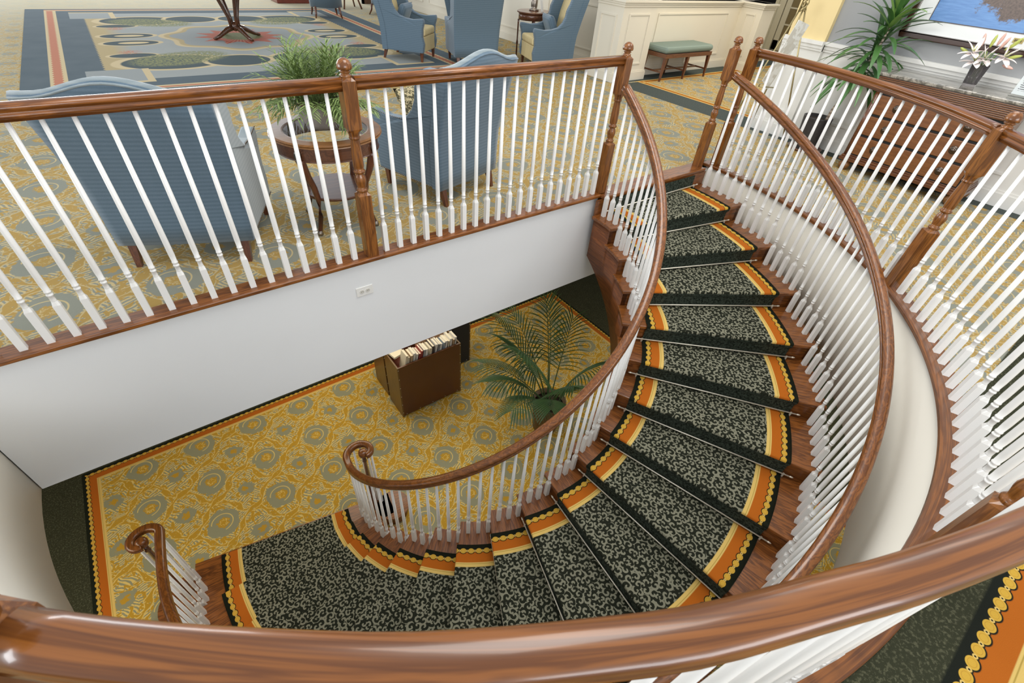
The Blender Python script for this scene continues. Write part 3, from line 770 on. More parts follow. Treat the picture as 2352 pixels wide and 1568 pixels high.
for i in range(4):
    a = R(38) + i * PI / 2; c, s_ = math.cos(a), math.sin(a)
    mb = MB(); L_ = [(0.318, TH - 0.10, 0.030), (0.315, 0.52, 0.028), (0.285, 0.42, 0.024), (0.245, 0.33, 0.021), (0.225, 0.24, 0.019), (0.240, 0.12, 0.017), (0.275, 0.03, 0.015)]
    mb.tube([(r * c, r * s_, z) for r, z, _ in L_], 0.02, 8, rr=[q for _, _, q in L_]); leg = mb.build('leg', M_walnutz, t)
    mb = MB(); mb.lathe([(0.014, 0.035), (0.018, 0.02), (0.022, 0.008), (0.018, 0.0)], (0.282 * c, 0.282 * s_), 8); mb.build('brass_foot', M_pewter, leg)
    mb = MB(); mb.lathe([(0.001, TH - 0.10), (0.018, TH - 0.09), (0.024, TH - 0.07), (0.018, TH - 0.05), (0.001, TH - 0.04)], (0.335 * c, 0.335 * s_), 10)
    mb.tube([(0.352 * c + 0.014 * math.cos(b * PI / 6) * -s_, 0.352 * s_ + 0.014 * math.cos(b * PI / 6) * c, TH - 0.088 + 0.014 * math.sin(b * PI / 6)) for b in range(13)], 0.003, 5)
    mb.build('lion_ring_mount', M_pewter, leg)
mb = MB(); mb.prism([(0.225 * math.cos(2 * PI * i / 32), 0.225 * math.sin(2 * PI * i / 32)) for i in range(32)], 0.235, 0.255, True); mb.build('lower_shelf', M_walnut, t)
# fern pot
PX, PY, PZ = 0.99, 3.33, FL + TH + 0.003
t = empty('potted_fern', (PX, PY, PZ), 0, 'bushy light green potted fern in a grey bowl on the round glass top table', 'plant')
m_pot = mat('grey_stone_bowl', lambda: mix(noise(objpos(), 18.0, 3), (0.30, 0.27, 0.25), (0.45, 0.41, 0.37)), 0.55)
m_rim = mat('brown_bowl_rim', (0.16, 0.07, 0.05), 0.45)
m_soil = mat('dark_soil', lambda: mix(noise(objpos(), 60.0, 3), (0.02, 0.013, 0.01), (0.12, 0.08, 0.05)), 0.95)
mb = MB(); mb.lathe([(0.001, 0.0), (0.075, 0.0), (0.105, 0.03), (0.128, 0.09), (0.137, 0.155), (0.125, 0.155), (0.115, 0.10), (0.001, 0.09)], n=32); mb.build('bowl', m_pot, t)
mb = MB(); rr = [[(r * math.cos(2 * PI * i / 32), r * math.sin(2 * PI * i / 32), z) for i in range(32)] for r, z in ((0.126, 0.155), (0.138, 0.150), (0.142, 0.158), (0.140, 0.168), (0.126, 0.165))]; mb.loft(rr + [rr[0]], True, False); mb.build('rim', m_rim, t)
mb = MB(); mb.lathe([(0.001, 0.140), (0.126, 0.135)], n=24); mb.build('soil', m_soil, t)
def leaf(mb, p, d, L_, w, droop, n=5, roll=None, mi=0):
    """a strap leaf starting at p along d, drooping; a folded strip"""
    p = Vector(p); d = Vector(d).normalized(); ps = []; rows = []
    sd = d.cross(Vector((0, 0, 1)))
    if sd.length < 1e-3: sd = Vector((1, 0, 0))
    sd.normalize()
    if roll: sd = (Matrix.Rotation(roll, 3, d) @ sd)
    for i in range(n + 1):
        f = i / n; ww = w * math.sin(PI * min(0.97, 0.12 + 0.86 * f)) ** 0.7
        up = sd.cross(d)
        rows.append([tuple(p - sd * ww), tuple(p + up * (-ww * 0.35)), tuple(p + sd * ww)])
        d = (d + Vector((0, 0, -droop / n))).normalized(); p = p + d * (L_ / n)
    mb.loft(rows, True, False, False, mi=mi)
m_fern = mat('fern_leaf', lambda: mix(noise(objpos(), 24.0, 2), (0.03, 0.085, 0.015), (0.36, 0.46, 0.16)), 0.5, 0.4)
rnd = random.Random(3)
for c_ in range(18):
    mb = MB()
    for s2 in range(11):
        az = rnd.uniform(0, 2 * PI); el = rnd.uniform(0.30, 1.45); L_ = rnd.uniform(0.20, 0.36)
        p = Vector((0.05 * math.cos(az), 0.05 * math.sin(az), 0.14)); d = Vector((math.cos(az) * math.cos(el), math.sin(az) * math.cos(el), math.sin(el))); pts = []
        for i in range(11):
            pts.append(p.copy()); d = (d + Vector((0, 0, -0.085 * (1.6 - el)))).normalized(); p = p + d * (L_ / 10)
        mb.tube(pts, 0.0016, 4)
        for i in range(3, 11):
            dd = (pts[i] - pts[i - 1]).normalized(); sd = dd.cross(Vector((0, 0, 1))); sd = sd.normalized() if sd.length > 1e-3 else Vector((1, 0, 0))
            for q in (-1, 1):
                leaf(mb, pts[i], dd * 0.9 + sd * q * 0.75 + Vector((0, 0, rnd.uniform(-0.1, 0.35))), rnd.uniform(0.05, 0.085), 0.0046, 0.5, 3)
    mb.build('frond_cluster', m_fern, t)
# centre table
t = empty('pedestal_table', (1.95, 10.42, FL), 0, 'dark wood pedestal table with slender flared posts at the centre of the medallion rug', 'table')
m_ped = mat('dark_walnut_pedestal', woodfn((0.045, 0.018, 0.009), (0.13, 0.055, 0.026), 'z'), 0.25, 0.5, 0.6)
for i in range(4):
    a = R(20) + i * PI / 2; c, s_ = math.cos(a), math.sin(a); mb = MB()
    mb.tube([(0.05 * c, 0.05 * s_, 0.16), (0.16 * c, 0.16 * s_, 0.13), (0.32 * c, 0.32 * s_, 0.05), (0.42 * c, 0.42 * s_, 0.02)], 0.03, 8, rr=[0.045, 0.04, 0.03, 0.022]); mb.build('foot', m_ped, t)
    mb = MB(); mb.tube([(0.06 * c, 0.06 * s_, 0.13), (0.08 * c, 0.08 * s_, 0.3), (0.17 * c, 0.17 * s_, 0.55), (0.30 * c, 0.30 * s_, 0.74)], 0.03, 8, rr=[0.03, 0.026, 0.03, 0.034]); mb.build('post', m_ped, t)
mb = MB(); mb.lathe([(0.001, 0.10), (0.07, 0.12), (0.07, 0.20), (0.03, 0.24), (0.001, 0.24)], n=16); mb.build('hub', m_ped, t)
mb = MB(); mb.lathe([(0.001, 0.73), (0.70, 0.73), (0.75, 0.75), (0.75, 0.775), (0.001, 0.775)], n=48); mb.build('table_top', m_ped, t)
# bench
t = empty('bench', (7.93, 5.70, FL), R(-0.5), 'long backless bench with sage cushion and tapered walnut legs against the low cream wall', 'bench')
mb = MB(); mb.box(-0.63, -0.24, 0.40, 0.63, 0.24, 0.50); mb.build('seat_cushion', M_sage, t, bevel=0.05, seg=4)
mb = MB(); mb.box(-0.62, -0.235, 0.34, 0.62, 0.235, 0.40); mb.build('seat_rail', M_walnut, t, bevel=0.004)
for x in (-0.58, 0.0, 0.58):
    for y in (-0.205, 0.205):
        m2 = MB(); o_ = 0.03 * (1 if x > 0 else -1 if x < 0 else 0)
        m2.loft([[(x + a * 0.026, y + b * 0.026, 0.36) for a, b in ((-1, -1), (1, -1), (1, 1), (-1, 1))], [(x + o_ + a * 0.012, y + b * 0.012, 0) for a, b in ((-1, -1), (1, -1), (1, 1), (-1, 1))]], False); m2.build('leg', M_walnutz, t)
    m2 = MB(); m2.box(x * 1.02 - 0.011, -0.20, 0.12, x * 1.02 + 0.011, 0.20, 0.142); m2.build('stretcher', M_walnut, t)
m2 = MB(); m2.box(-0.6, -0.012, 0.12, 0.6, 0.012, 0.142); m2.build('stretcher', M_walnut, t)
# lamp table
t = empty('lamp_table', (6.22, 7.62, FL), R(20), 'small oval walnut lamp table with drawer between the blue wing chairs', 'table')
E_ = lambda r1, r2, n=36: [(r1 * math.cos(2 * PI * i / n), r2 * math.sin(2 * PI * i / n)) for i in range(n)]
mb = MB(); mb.prism(E_(0.36, 0.27), 0.70, 0.72); mb.build('table_top', M_walnut, t, bevel=0.004)
mb = MB(); mb.prism(E_(0.33, 0.24), 0.60, 0.70, True); mb.build('apron', M_walnut, t)
mb = MB(); mb.box(-0.12, -0.245, 0.615, 0.12, -0.225, 0.685); dr = mb.build('drawer', M_cherryd, t); mb = MB(); mb.lathe([(0.001, 0.64), (0.01, 0.645), (0.01, 0.655), (0.001, 0.66)], (0, -0.255), 8); mb.build('knob', M_brass, dr)
for x in (-0.24, 0.24):
    for y in (-0.16, 0.16):
        mb = MB(); mb.lathe([(0.018, 0.60), (0.014, 0.55), (0.012, 0.3), (0.020, 0.25), (0.012, 0.22), (0.016, 0.12), (0.008, 0.0)], (x, y), 8); mb.build('leg', M_ndark, t)
mb = MB(); mb.prism(E_(0.25, 0.17), 0.20, 0.215); mb.build('lower_shelf', M_walnut, t)
t = empty('table_lamp', (6.24, 7.66, FL + 0.72), 0, 'bronze table lamp with cream shade standing on the oval walnut table', 'lamp')
mb = MB(); mb.lathe([(0.085, 0), (0.085, 0.02), (0.05, 0.03), (0.055, 0.06), (0.06, 0.16), (0.045, 0.18), (0.02, 0.20), (0.025, 0.24), (0.012, 0.28), (0.012, 0.42)], n=16); mb.build('base', M_pewter, t)
mb = MB(); mb.lathe([(0.20, 0.36), (0.13, 0.60)], n=28); 
m_shade = mat('cream_lamp_shade', (0.85, 0.75, 0.55), 0.8, Emission_Color=(1.0, 0.78, 0.45, 1), Emission_Strength=2.0)
mb.build('lamp_shade', m_shade, t)
lp = bpy.data.lights.new('bulb_light', 'POINT'); lp.energy = 14; lp.color = (1, 0.78, 0.5); lp.shadow_soft_size = 0.08; lo = bpy.data.objects.new('bulb_light', lp); COL.objects.link(lo); lo.parent = t; lo.location = (0, 0, 0.50)
mb = MB(); mb.box(-0.045, -0.004, 0, 0.045, 0.004, 0.17); o = mb.build('table_card', M_trim); o.location = (6.30, 7.50, FL + 0.72); o.rotation_euler = (R(-12), 0, R(25)); tag(o, 'small white upright card beside the bronze lamp', 'card')

# rug with medallion
def rugfn():
    x, y, z = sep(worldpos()); ox, oy = x - 2.02, y - 10.55
    X_, Y_ = fabs(ox), fabs(oy)
    n = noise(vec(x, y), 3.0, 3); nf = noise(vec(x, y), 26.0, 3, 0.7)
    SL = mix(n, (0.080, 0.110, 0.128), (0.125, 0.155, 0.170)); CRM, GRY, PNK, TAN = (0.60, 0.48, 0.28), (0.31, 0.33, 0.32), (0.50, 0.20, 0.12), (0.46, 0.36, 0.19)
    GRN = mix(nf, (0.10, 0.13, 0.06), (0.34, 0.33, 0.16))
    c = SL
    saw = fabs(frac(y * 9.0) - 0.5) * 0.04; sawx = fabs(frac(x * 9.0) - 0.5) * 0.04
    # stripe of the border: distances in from the rug edge
    ex = 2.92 - X_; ey = 3.22 - Y_
    c = mix(band(ex, 0.27, 0.44, 0.003) * (Y_ < 3.05), c, CRM); c = mix(band(ex - saw, 0.295, 0.385, 0.003) * (Y_ < 3.05), c, PNK)
    c = mix(band(ey, 0.10, 0.24, 0.003) * (X_ < 2.65), c, CRM); c = mix(band(ey, 0.125, 0.185, 0.003) * (X_ < 2.65), c, PNK)
    # inner field
    fx = 2.08 - X_; fy = 2.62 - Y_
    fmask = step(0.0 - (fx + saw * 1.4), 0.0, 0.003) * step(0.0 - fy, 0.0, 0.003)
    fld = mix(n, GRY, (0.38, 0.39, 0.36))
    fld = mix(step(fx, 0.30, 0.12) , fld, TAN)
    # slate cartouches
    def ell(cx, cy, rx, ry): return hyp((X_ - cx) / rx, (Y_ - cy) / ry)
    for (cx, cy, rx, ry) in ((1.28, 1.75, 0.62, 0.42), (0.45, 1.85, 0.42, 0.34), (1.63, 0.30, 0.36, 0.19), (1.70, 1.22, 0.28, 0.14)):
        e = ell(cx, cy, rx, ry)
        fld = mix(step(e, 1.18, 0.02), fld, CRM); fld = mix(step(e, 1.0, 0.02), fld, (0.070, 0.095, 0.10))
    e = ell(1.60, 0.30, 0.20, 0.085); fld = mix(step(e, 1.0, 0.05), fld, CRM)
    leafm = step(hyp((X_ - 1.15) / 0.62, (Y_ - 1.25 - 0.25 * X_) / 0.42), 1.0, 0.12)
    fld = mix(leafm * (nf > 0.46), fld, GRN)
    fld = mix(step(hyp(X_ - 1.72, Y_ - 0.98), 0.12, 0.05) * (nf > 0.5), fld, PNK)
    # corner frames
    c1 = band(X_, 1.62, 2.30, 0.003) * band(Y_, 2.05, 2.78, 0.003)
    fld2 = mix(fmax(band(X_, 1.62, 1.70, 0.003), band(Y_, 2.70, 2.78, 0.003)), GRY, CRM)
    # centre rosette
    ang = fatan(oy, ox); rr = hyp(ox, oy)
    sc = rr + 0.07 * fsin(ang * 8.0)
    fld = mix(step(sc, 1.16, 0.01), fld, CRM); fld = mix(step(sc, 1.08, 0.01), fld, TAN); fld = mix(step(sc, 1.00, 0.01), fld, GRY)
    fl = rr + 0.22 * fabs(fsin(ang * 6.0)) + (nf - 0.5) * 0.15
    fld = mix(step(fl, 0.72, 0.03), fld, mix(fabs(fsin(ang * 28.0)), (0.55, 0.25, 0.16), (0.42, 0.09, 0.06)))
    fld = mix(step(rr + (nf - 0.5) * 0.3, 0.34, 0.03), fld, GRN)
    c = mix(fmask, c, fld); c = mix(c1, c, fld2)
    return mix(noise(vec(x, y), 300.0, 1) * 0.2, c, (0.02, 0.02, 0.02))
M_rug = mat('medallion_rug', rugfn, 0.95, 0.1)
mb = MB(); mb.box(-0.90, 7.33, FL, 4.94, 13.77, FL + 0.008); tag(mb.build('medallion_rug', M_rug), 'large slate blue rug with cream scalloped medallion and red centre flower', 'rug')

# ================================================================== WALLS OF THE UPPER LOBBY
def panelmould(mb, o, u, v, w, h, n, d=0.012, t_=0.022):   # raised rectangular moulding
    o, u, v, n = Vector(o), Vector(u), Vector(v), Vector(n)
    def bx(a0, b0, a1, b1):
        P = [o + u * a + v * b for a, b in ((a0, b0), (a1, b0), (a1, b1), (a0, b1))]
        vs = [tuple(p) for p in P] + [tuple(p + n * d) for p in P]
        mb.add(vs, [(0, 3, 2, 1), (4, 5, 6, 7), (0, 1, 5, 4), (1, 2, 6, 5), (2, 3, 7, 6), (3, 0, 4, 7)])
    bx(0, 0, w, t_); bx(0, h - t_, w, h); bx(0, t_, t_, h - t_); bx(w - t_, t_, w, h - t_)
def wains(name, mt, p0, p1, nrm, h, thick, pans, cap=0.07, base=0.14, z0=FL):
    """low panelled wall running p0->p1, visible face on the nrm side"""
    p0, p1, nv = Vector((*p0, 0)), Vector((*p1, 0)), Vector((*nrm, 0)); u = (p1 - p0).normalized(); L_ = (p1 - p0).length
    mb = MB()
    def bx(a0, a1, za, zb, n0, n1):
        P = [p0 + u * a + nv * n for a, n in ((a0, n0), (a1, n0), (a1, n1), (a0, n1))]
        mb.prism([tuple(p)[:2] for p in P], z0 + za, z0 + zb)
    bx(0, L_, 0, h, -thick, 0)
    bx(-0.018, L_ + 0.018, 0, base - 0.02, -thick, 0.018); bx(-0.010, L_ + 0.010, base - 0.02, base, -thick, 0.010)
    if cap:
        bx(-0.015, L_ + 0.015, h - 0.085, h - 0.055, -thick, 0.015); bx(-0.030, L_ + 0.030, h - 0.055, h - 0.028, -thick, 0.030); bx(-0.050, L_ + 0.050, h - 0.028, h, -thick - 0.02, 0.050)
    for a0, a1 in pans: panelmould(mb, tuple(p0 + u * a0 + Vector((0, 0, z0 + base + 0.09))), u, (0, 0, 1), a1 - a0, h - base - 0.09 - 0.17, nv)
    return mb.build(name, mt)
struct(wains('wall_partition', M_cream, (6.95, 5.97), (9.85, 5.97), (0, -1), 1.06, 0.20, [(0.55, 2.55)]))
struct(wains('wall_pillar', M_cream, (6.42, 5.76), (7.18, 5.76), (0, -1), 1.085, 0.55, [(0.14, 0.62)]))
mb = MB(); panelmould(mb, (6.42, 6.22, FL + 0.23), (0, -1, 0), (0, 0, 1), 0.34, 0.66, (-1, 0, 0)); struct(mb.build('trim_pillar_panel', M_cream))
struct(wains('wall_partition_west', M_cream, (6.95, 16.0), (6.95, 6.31), (-1, 0), 1.06, 0.18, [(0.3, 3.0), (3.3, 6.0), (6.3, 7.9), (8.1, 9.4)]))
struct(wains('wall_partition_east', M_cream, (9.85, 5.97), (9.85, 5.52), (-1, 0), 1.07, 0.40, [(0.13, 0.34)]))
# walls beyond
mb = MB(); mb.box(7.6, 8.2, FL, 12.6, 8.35, 2.7); struct(mb.build('wall_hall_yellow', M_yellow))
mb = MB(); mb.box(12.6, 7.70, FL, 12.75, 8.35, 2.7); mb.box(12.6, 3.0, FL, 12.75, 5.3, 2.7); struct(mb.build('wall_hall_east', M_yellow))
mb = MB(); mb.box(14.2, 2, FL, 14.3, 9, 2.7); mb.box(12.7, 8.3, FL, 14.3, 8.4, 2.7); mb.box(12.7, 3.0, FL, 14.3, 3.1, 2.7); struct(mb.build('wall_dark_room', M_black))  # near-black walls stand for the darkness past the doorway
# french door
M_tan = mat('tan_door_paint', wallfn((0.50, 0.45, 0.32)), 0.45)
M_pane = mat('dim_door_glass', (0.16, 0.12, 0.055), 0.25, 0.5)  # opaque brown stands for the lit interior seen through the panes
mb = MB(); mb.box(12.42, 6.66, FL, 12.60, 6.74, 2.3); mb.box(12.45, 6.52, FL, 12.56, 6.66, 2.3); mb.box(12.45, 5.32, FL, 12.60, 5.40, 2.3); struct(mb.build('trim_1', M_tan))
dz = 0.10; D0, D1 = 5.42, 6.50
mb = MB(); mb.box(12.46, D1 - 0.12, dz, 12.50, D1, 2.25); mb.box(12.46, D0, dz, 12.50, D0 + 0.12, 2.25); mb.box(12.46, D0, dz, 12.50, D1, dz + 0.18); mb.box(12.46, D0, 2.13, 12.50, D1, 2.25)
for i in range(1, 4): y = D0 + 0.12 + (D1 - D0 - 0.24) * i / 4; mb.box(12.465, y - 0.014, dz + 0.18, 12.495, y + 0.014, 2.13)
for i in range(1, 6): zz = dz + 0.18 + (2.13 - dz - 0.18) * i / 6; mb.box(12.465, D0 + 0.12, zz - 0.014, 12.495, D1 - 0.12, zz + 0.014)
dr = struct(mb.build('door_1', M_tan)); mb = MB(); mb.box(12.478, D0 + 0.1, dz + 0.16, 12.484, D1 - 0.1, 2.15); mb.build('glass', M_pane, dr)
# right wall with wainscot
WXR = 6.60
mb = MB(); mb.box(WXR, -4.5, FL, WXR + 0.25, 3.20, 2.75); struct(mb.build('wall_right', M_grey))
mb = MB(); mb.box(WXR - 0.06, 2.82, 1.0, WXR + 0.27, 3.26, 2.75); struct(mb.build('wall_right_pilaster', M_yellow))
mb = MB()
def wr(y0, y1, x, pans):
    mb.box(x - 0.012, y0, FL, x + 0.05, y1, 1.0)
    mb.box(x - 0.030, y0, FL, x + 0.01, y1, FL + 0.12); mb.box(x - 0.020, y0, FL + 0.12, x + 0.01, y1, FL + 0.145)
    mb.box(x - 0.030, y0, 0.93, x + 0.01, y1, 0.955); mb.box(x - 0.042, y0, 0.955, x + 0.01, y1, 0.99); mb.box(x - 0.06, y0, 0.99, x + 0.01, y1, 1.025)
    for a, b in pans: panelmould(mb, (x - 0.012, b, FL + 0.27), (0, -1, 0), (0, 0, 1), b - a, 0.55, (-1, 0, 0))
wr(-4.5, 2.80, WXR, [(-1.2, 0.5), (0.65, 2.0), (2.12, 2.66)]); wr(2.80, 3.28, WXR - 0.06, [(2.90, 3.18)])
mb.box(WXR - 0.07, 3.20, FL, WXR + 0.28, 3.29, 1.025)
struct(mb.build('wall_right_wainscot', M_trim))
# glazed screen seen behind the chairs
mb = MB()
for i in range(8): mb.box(6.0 + i * 0.42, 14.6, FL, 6.05 + i * 0.42, 14.66, 2.4)
mb.box(6.0, 14.6, FL, 9.0, 14.66, FL + 0.12); struct(mb.build('window_1', m_ped))
mb = MB(); mb.box(6.0, 14.70, FL, 9.0, 14.72, 2.4); struct(mb.build('trim_curtain', mat('pale_curtain', lambda: mix(fsin(sep(worldpos())[0] * 40.0) * 0.5 + 0.5, (0.36, 0.35, 0.33), (0.58, 0.56, 0.52)), 0.7)))

# ================================================================== DRESSER SIDE
DX0, DX1, DY0, DY1, DH = 6.06, 6.56, 0.78, 1.95, 0.93
t = empty('dresser', (6.31, (DY0 + DY1) / 2, FL), 0, 'wide cherry dresser with reeded frieze, marble top and ring pull drawers against the right wall', 'dresser')
OD = (6.31, (DY0 + DY1) / 2, FL)
m_marble = mat('dark_green_marble', lambda: mix(band(noise(worldpos(), 14.0, 5, 0.65, 1.2), 0.5, 0.62, 0.05), (0.13, 0.12, 0.10), (0.36, 0.33, 0.28)), 0.12, 0.5, 0.3)
mb = MB(); mb.box(DX0 + 0.03, DY0 + 0.03, 0.13, DX1, DY1 - 0.03, 0.885); mb.build('carcass', M_cherry, t, OD)
mb = MB(); mb.box(DX0, DY0, 0.09, DX1, DY1, 0.125); mb.box(DX0 + 0.012, DY0 + 0.012, 0.125, DX1, DY1 - 0.012, 0.145); mb.box(DX0 + 0.02, DY0 + 0.02, 0.145, DX1, DY1 - 0.02, 0.16); mb.build('base_moulding', M_cherryd, t, OD, bevel=0.005)
mb = MB(); mb.box(DX0 - 0.03, DY0 - 0.02, 0.90, DX1, DY1 + 0.02, DH); mb.build('marble_top', m_marble, t, OD, bevel=0.008)
mb = MB()
for i in range(8): z_ = 0.775 + i * 0.0155; mb.box(DX0 - 0.010 - i * 0.0015, DY0 - 0.002, z_, DX1, DY1 + 0.002, z_ + 0.0105)
mb.box(DX0 + 0.006, DY0 + 0.006, 0.765, DX1, DY1 - 0.006, 0.90); mb.build('reeded_frieze', M_cherry, t, OD, bevel=0.003)
mb = MB(); mb.box(DX0 + 0.026, DY0 + 0.07, 0.16, DX0 + 0.032, DY1 - 0.07, 0.77); mb.build('drawer_gap', M_mblack, t, OD)
for y in (DY1 - 0.045, DY0 + 0.045):
    mb = MB(); mb.tube([(DX0 + 0.028, y, 0.16), (DX0 + 0.028, y, 0.76)], 0.024, 12); mb.build('corner_column', M_cherryd, t, OD)
for i in range(3):
    z0_ = 0.17 + i * 0.198
    mb = MB(); mb.box(DX0 + 0.012, DY0 + 0.09, z0_, DX0 + 0.06, DY1 - 0.09, z0_ + 0.175); d_ = mb.build('drawer', M_cherry, t, OD, bevel=0.006)
    for y in (DY1 - 0.28, DY0 + 0.28):
        mb = MB(); zc = z0_ + 0.09
        def disc(r, x): return [(x, y + r * math.cos(2 * PI * k / 16), zc + r * math.sin(2 * PI * k / 16)) for k in range(16)]
        mb.loft([disc(0.036, DX0 + 0.012), disc(0.036, DX0 + 0.004), disc(0.026, DX0 + 0.002), disc(0.010, DX0), disc(0.010, DX0 - 0.010), disc(0.016, DX0 - 0.015), disc(0.014, DX0 - 0.022), disc(0.001, DX0 - 0.025)])
        mb.build('ring_pull', M_dpull, d_, OD)
for y in (DY1 - 0.07, DY0 + 0.07):
    for x in (DX0 + 0.06, DX1 - 0.07):
        mb = MB(); mb.lathe([(0.03, 0.09), (0.045, 0.075), (0.058, 0.045), (0.048, 0.012), (0.032, 0.0), (0.032, FL)], (x, y), 16); mb.build('bun_foot', M_tabletop, t, OD)
# vase of lilies
t = empty('lily_vase', (6.30, 1.30, DH), 0, 'glass vase of white and pink lilies standing on the marble topped dresser', 'vase')
m_vase = mat('smoky_vase_glass', (0.62, 0.58, 0.58), 0.04, 0.5, Transmission_Weight=0.9, IOR=1.2)
mb = MB(); mb.lathe([(0.001, 0.0), (0.048, 0.0), (0.052, 0.01), (0.066, 0.175), (0.062, 0.175), (0.048, 0.02), (0.001, 0.02)], n=24); mb.build('vase', m_vase, t)
m_stem = mat('green_stem', (0.12, 0.20, 0.05), 0.5); m_petal = mat('white_lily_petal', lambda: mix(noise(objpos(), 40.0, 2), (0.92, 0.90, 0.87), (0.86, 0.74, 0.71)), 0.45)
m_pink = mat('pink_lily_bud', lambda: mix(noise(objpos(), 30.0, 2), (0.50, 0.24, 0.20), (0.78, 0.55, 0.45)), 0.5); m_bud = mat('green_yellow_bud', (0.42, 0.46, 0.10), 0.45)
rnd = random.Random(5)
mb = MB()
for i in range(8):
    a = i * 0.8; mb.tube([(0.02 * math.cos(a), 0.02 * math.sin(a), 0.02), (0.03 * math.cos(a + 1), 0.03 * math.sin(a + 1), 0.17), (0.07 * math.cos(a + 1.2), 0.07 * math.sin(a + 1.2), 0.27)], 0.004, 5)
mb.build('stems', m_stem, t)
for (dx, dy, dz_) in ((-0.04, 0.10, 0.25), (-0.03, 0.0, 0.22), (-0.02, -0.12, 0.25), (-0.06, 0.05, 0.19)):
    mb = MB(); ax = Vector((-0.55, -0.1 + dy * 2, 0.55)).normalized()
    u = ax.orthogonal().normalized(); w = ax.cross(u)
    for k in range(6):
        a = k * PI / 3 + (0.2 if k % 2 else 0); d = (u * math.cos(a) + w * math.sin(a)) * 0.9 + ax * 0.75
        leaf(mb, (dx, dy, dz_), d, 0.120, 0.030 if k % 2 else 0.021, 0.7, 7)
    fl = mb.build('lily_bloom', m_petal, t)
    mb = MB()
    for k in range(4): a = k * 1.6; mb.tube([(dx, dy, dz_), tuple(Vector((dx, dy, dz_)) + ax * 0.06 + (u * math.cos(a) + w * math.sin(a)) * 0.02)], 0.0022, 4)
    mb.build('stamens', m_bud, fl)
for (dx, dy, dz_, ex, ey, ez, mt_) in ((0.0, 0.13, 0.23, -0.2, 0.9, 0.4, m_bud), (0, 0.08, 0.30, -0.1, 0.25, 1, m_pink), (0, 0.02, 0.30, 0, 0.0, 1, m_bud), (0, -0.02, 0.32, 0, -0.1, 1, m_pink), (0, -0.05, 0.30, 0, -0.3, 1, m_pink), (0, -0.09, 0.30, 0, -0.7, 0.8, m_bud), (0, -0.14, 0.25, -0.1, -1, 0.35, m_bud), (0, -0.11, 0.32, 0, -0.5, 0.8, m_bud), (-0.05, -0.15, 0.20, -0.3, -0.8, -0.1, m_pink)):
    d = Vector((ex, ey, ez)).normalized(); p = Vector((dx, dy, dz_)); mb = MB(); mb.tube([p, p + d * 0.02, p + d * 0.05, p + d * 0.085, p + d * 0.10], 0.01, 8, rr=[0.004, 0.011, 0.014, 0.009, 0.001]); mb.build('lily_bud', mt_, t)
# paper notice
t = empty('notice', (6.22, 0.86, DH), 0, 'upright white printed notice sheet in a clear stand at the right end of the dresser', 'notice')
m_paper = mat('printed_paper', lambda: (lambda p: mix((fsin(p[2] * 420.0) > 0.25) * band(p[1], -0.085, 0.085, 0.001) * band(p[2], 0.05, 0.225, 0.001) * (noise(vec(p[1], mth('FLOOR', p[2] * 66.8)), 90.0, 1) > 0.42), (0.80, 0.81, 0.84), (0.16, 0.16, 0.18)))(sep(objpos())), 0.5)
mb = MB(); mb.box(-0.002, -0.108, 0.02, 0.0, 0.108, 0.285); o = mb.build('paper_sheet', m_paper, t); o.rotation_euler = (0, R(10), 0)
mb = MB(); mb.box(-0.004, -0.112, 0.004, -0.0025, 0.112, 0.29); mb.box(-0.05, -0.112, 0, 0.03, 0.112, 0.004); o = mb.build('clear_stand', M_glass, t); o.rotation_euler = (0, R(10), 0)
# framed picture
t = empty('framed_picture', (WXR, 1.25, 1.2), 0, 'large framed picture of blue lake water and brown trees above the dresser', 'picture')
P0, P1 = -0.93, 0.90; PZ1 = 1.2
def rectring(mb, y0, y1, z0, z1, w, xa, xb):
    mb.box(xa, y0, z0, xb, y1, z0 + w); mb.box(xa, y0, z1 - w, xb, y1, z1); mb.box(xa, y0, z0 + w, xb, y0 + w, z1 - w); mb.box(xa, y1 - w, z0 + w, xb, y1, z1 - w)
m_frame = mat('dark_picture_frame', (0.045, 0.018, 0.010), 0.25, 0.5, 0.6); m_bead = mat('silver_bead_trim', lambda: mix(fsin((sep(objpos())[1] + sep(objpos())[2]) * 500.0) * 0.5 + 0.5, (0.12, 0.11, 0.10), (0.55, 0.53, 0.48)), 0.4)
mb = MB(); rectring(mb, P0, P1, -0.02, PZ1, 0.045, -0.045, -0.002); mb.build('frame', m_frame, t, bevel=0.008)
mb = MB(); rectring(mb, P0 + 0.045, P1 - 0.045, 0.025, PZ1 - 0.045, 0.010, -0.035, -0.002); mb.build('bead_trim', m_bead, t)
mb = MB(); mb.box(-0.018, P0 + 0.05, 0.03, -0.010, P1 - 0.05, PZ1 - 0.05); mb.build('mat_board', mat('picture_mat', (0.78, 0.79, 0.78), 0.6), t)
def lake():
    x, y, z = sep(objpos()); w = noise(vec(y * 3.0, z * 22.0), 3.0, 3); tr = noise(vec(y, z), 7.0, 5, 0.7)
    c = mix(w, (0.035, 0.12, 0.36), (0.16, 0.33, 0.62)); c = mix(step(y, 0.3, 0.5) * 0.3, c, (0.25, 0.45, 0.75))
    e1 = hyp((y + 0.05) / 0.42, (z - 0.36) / 0.14); e2 = hyp((y + 0.22) / 0.15, (z - 0.165) / 0.06); e3 = hyp((y + 0.62) / 0.25, (z - 0.30) / 0.22)
    e = fmin(fmin(e1, e2), e3); return mix(step(e + (tr - 0.5) * 2.4, 1.0, 0.1), c, mix(noise(vec(y, z), 60.0, 2), (0.03, 0.022, 0.02), (0.20, 0.14, 0.11)))
mb = MB(); mb.box(-0.0195, P0 + 0.17, 0.145, -0.018, P1 - 0.19, PZ1 - 0.15); pic = mb.build('lake_print', mat('lake_print', lake, 0.35), t)
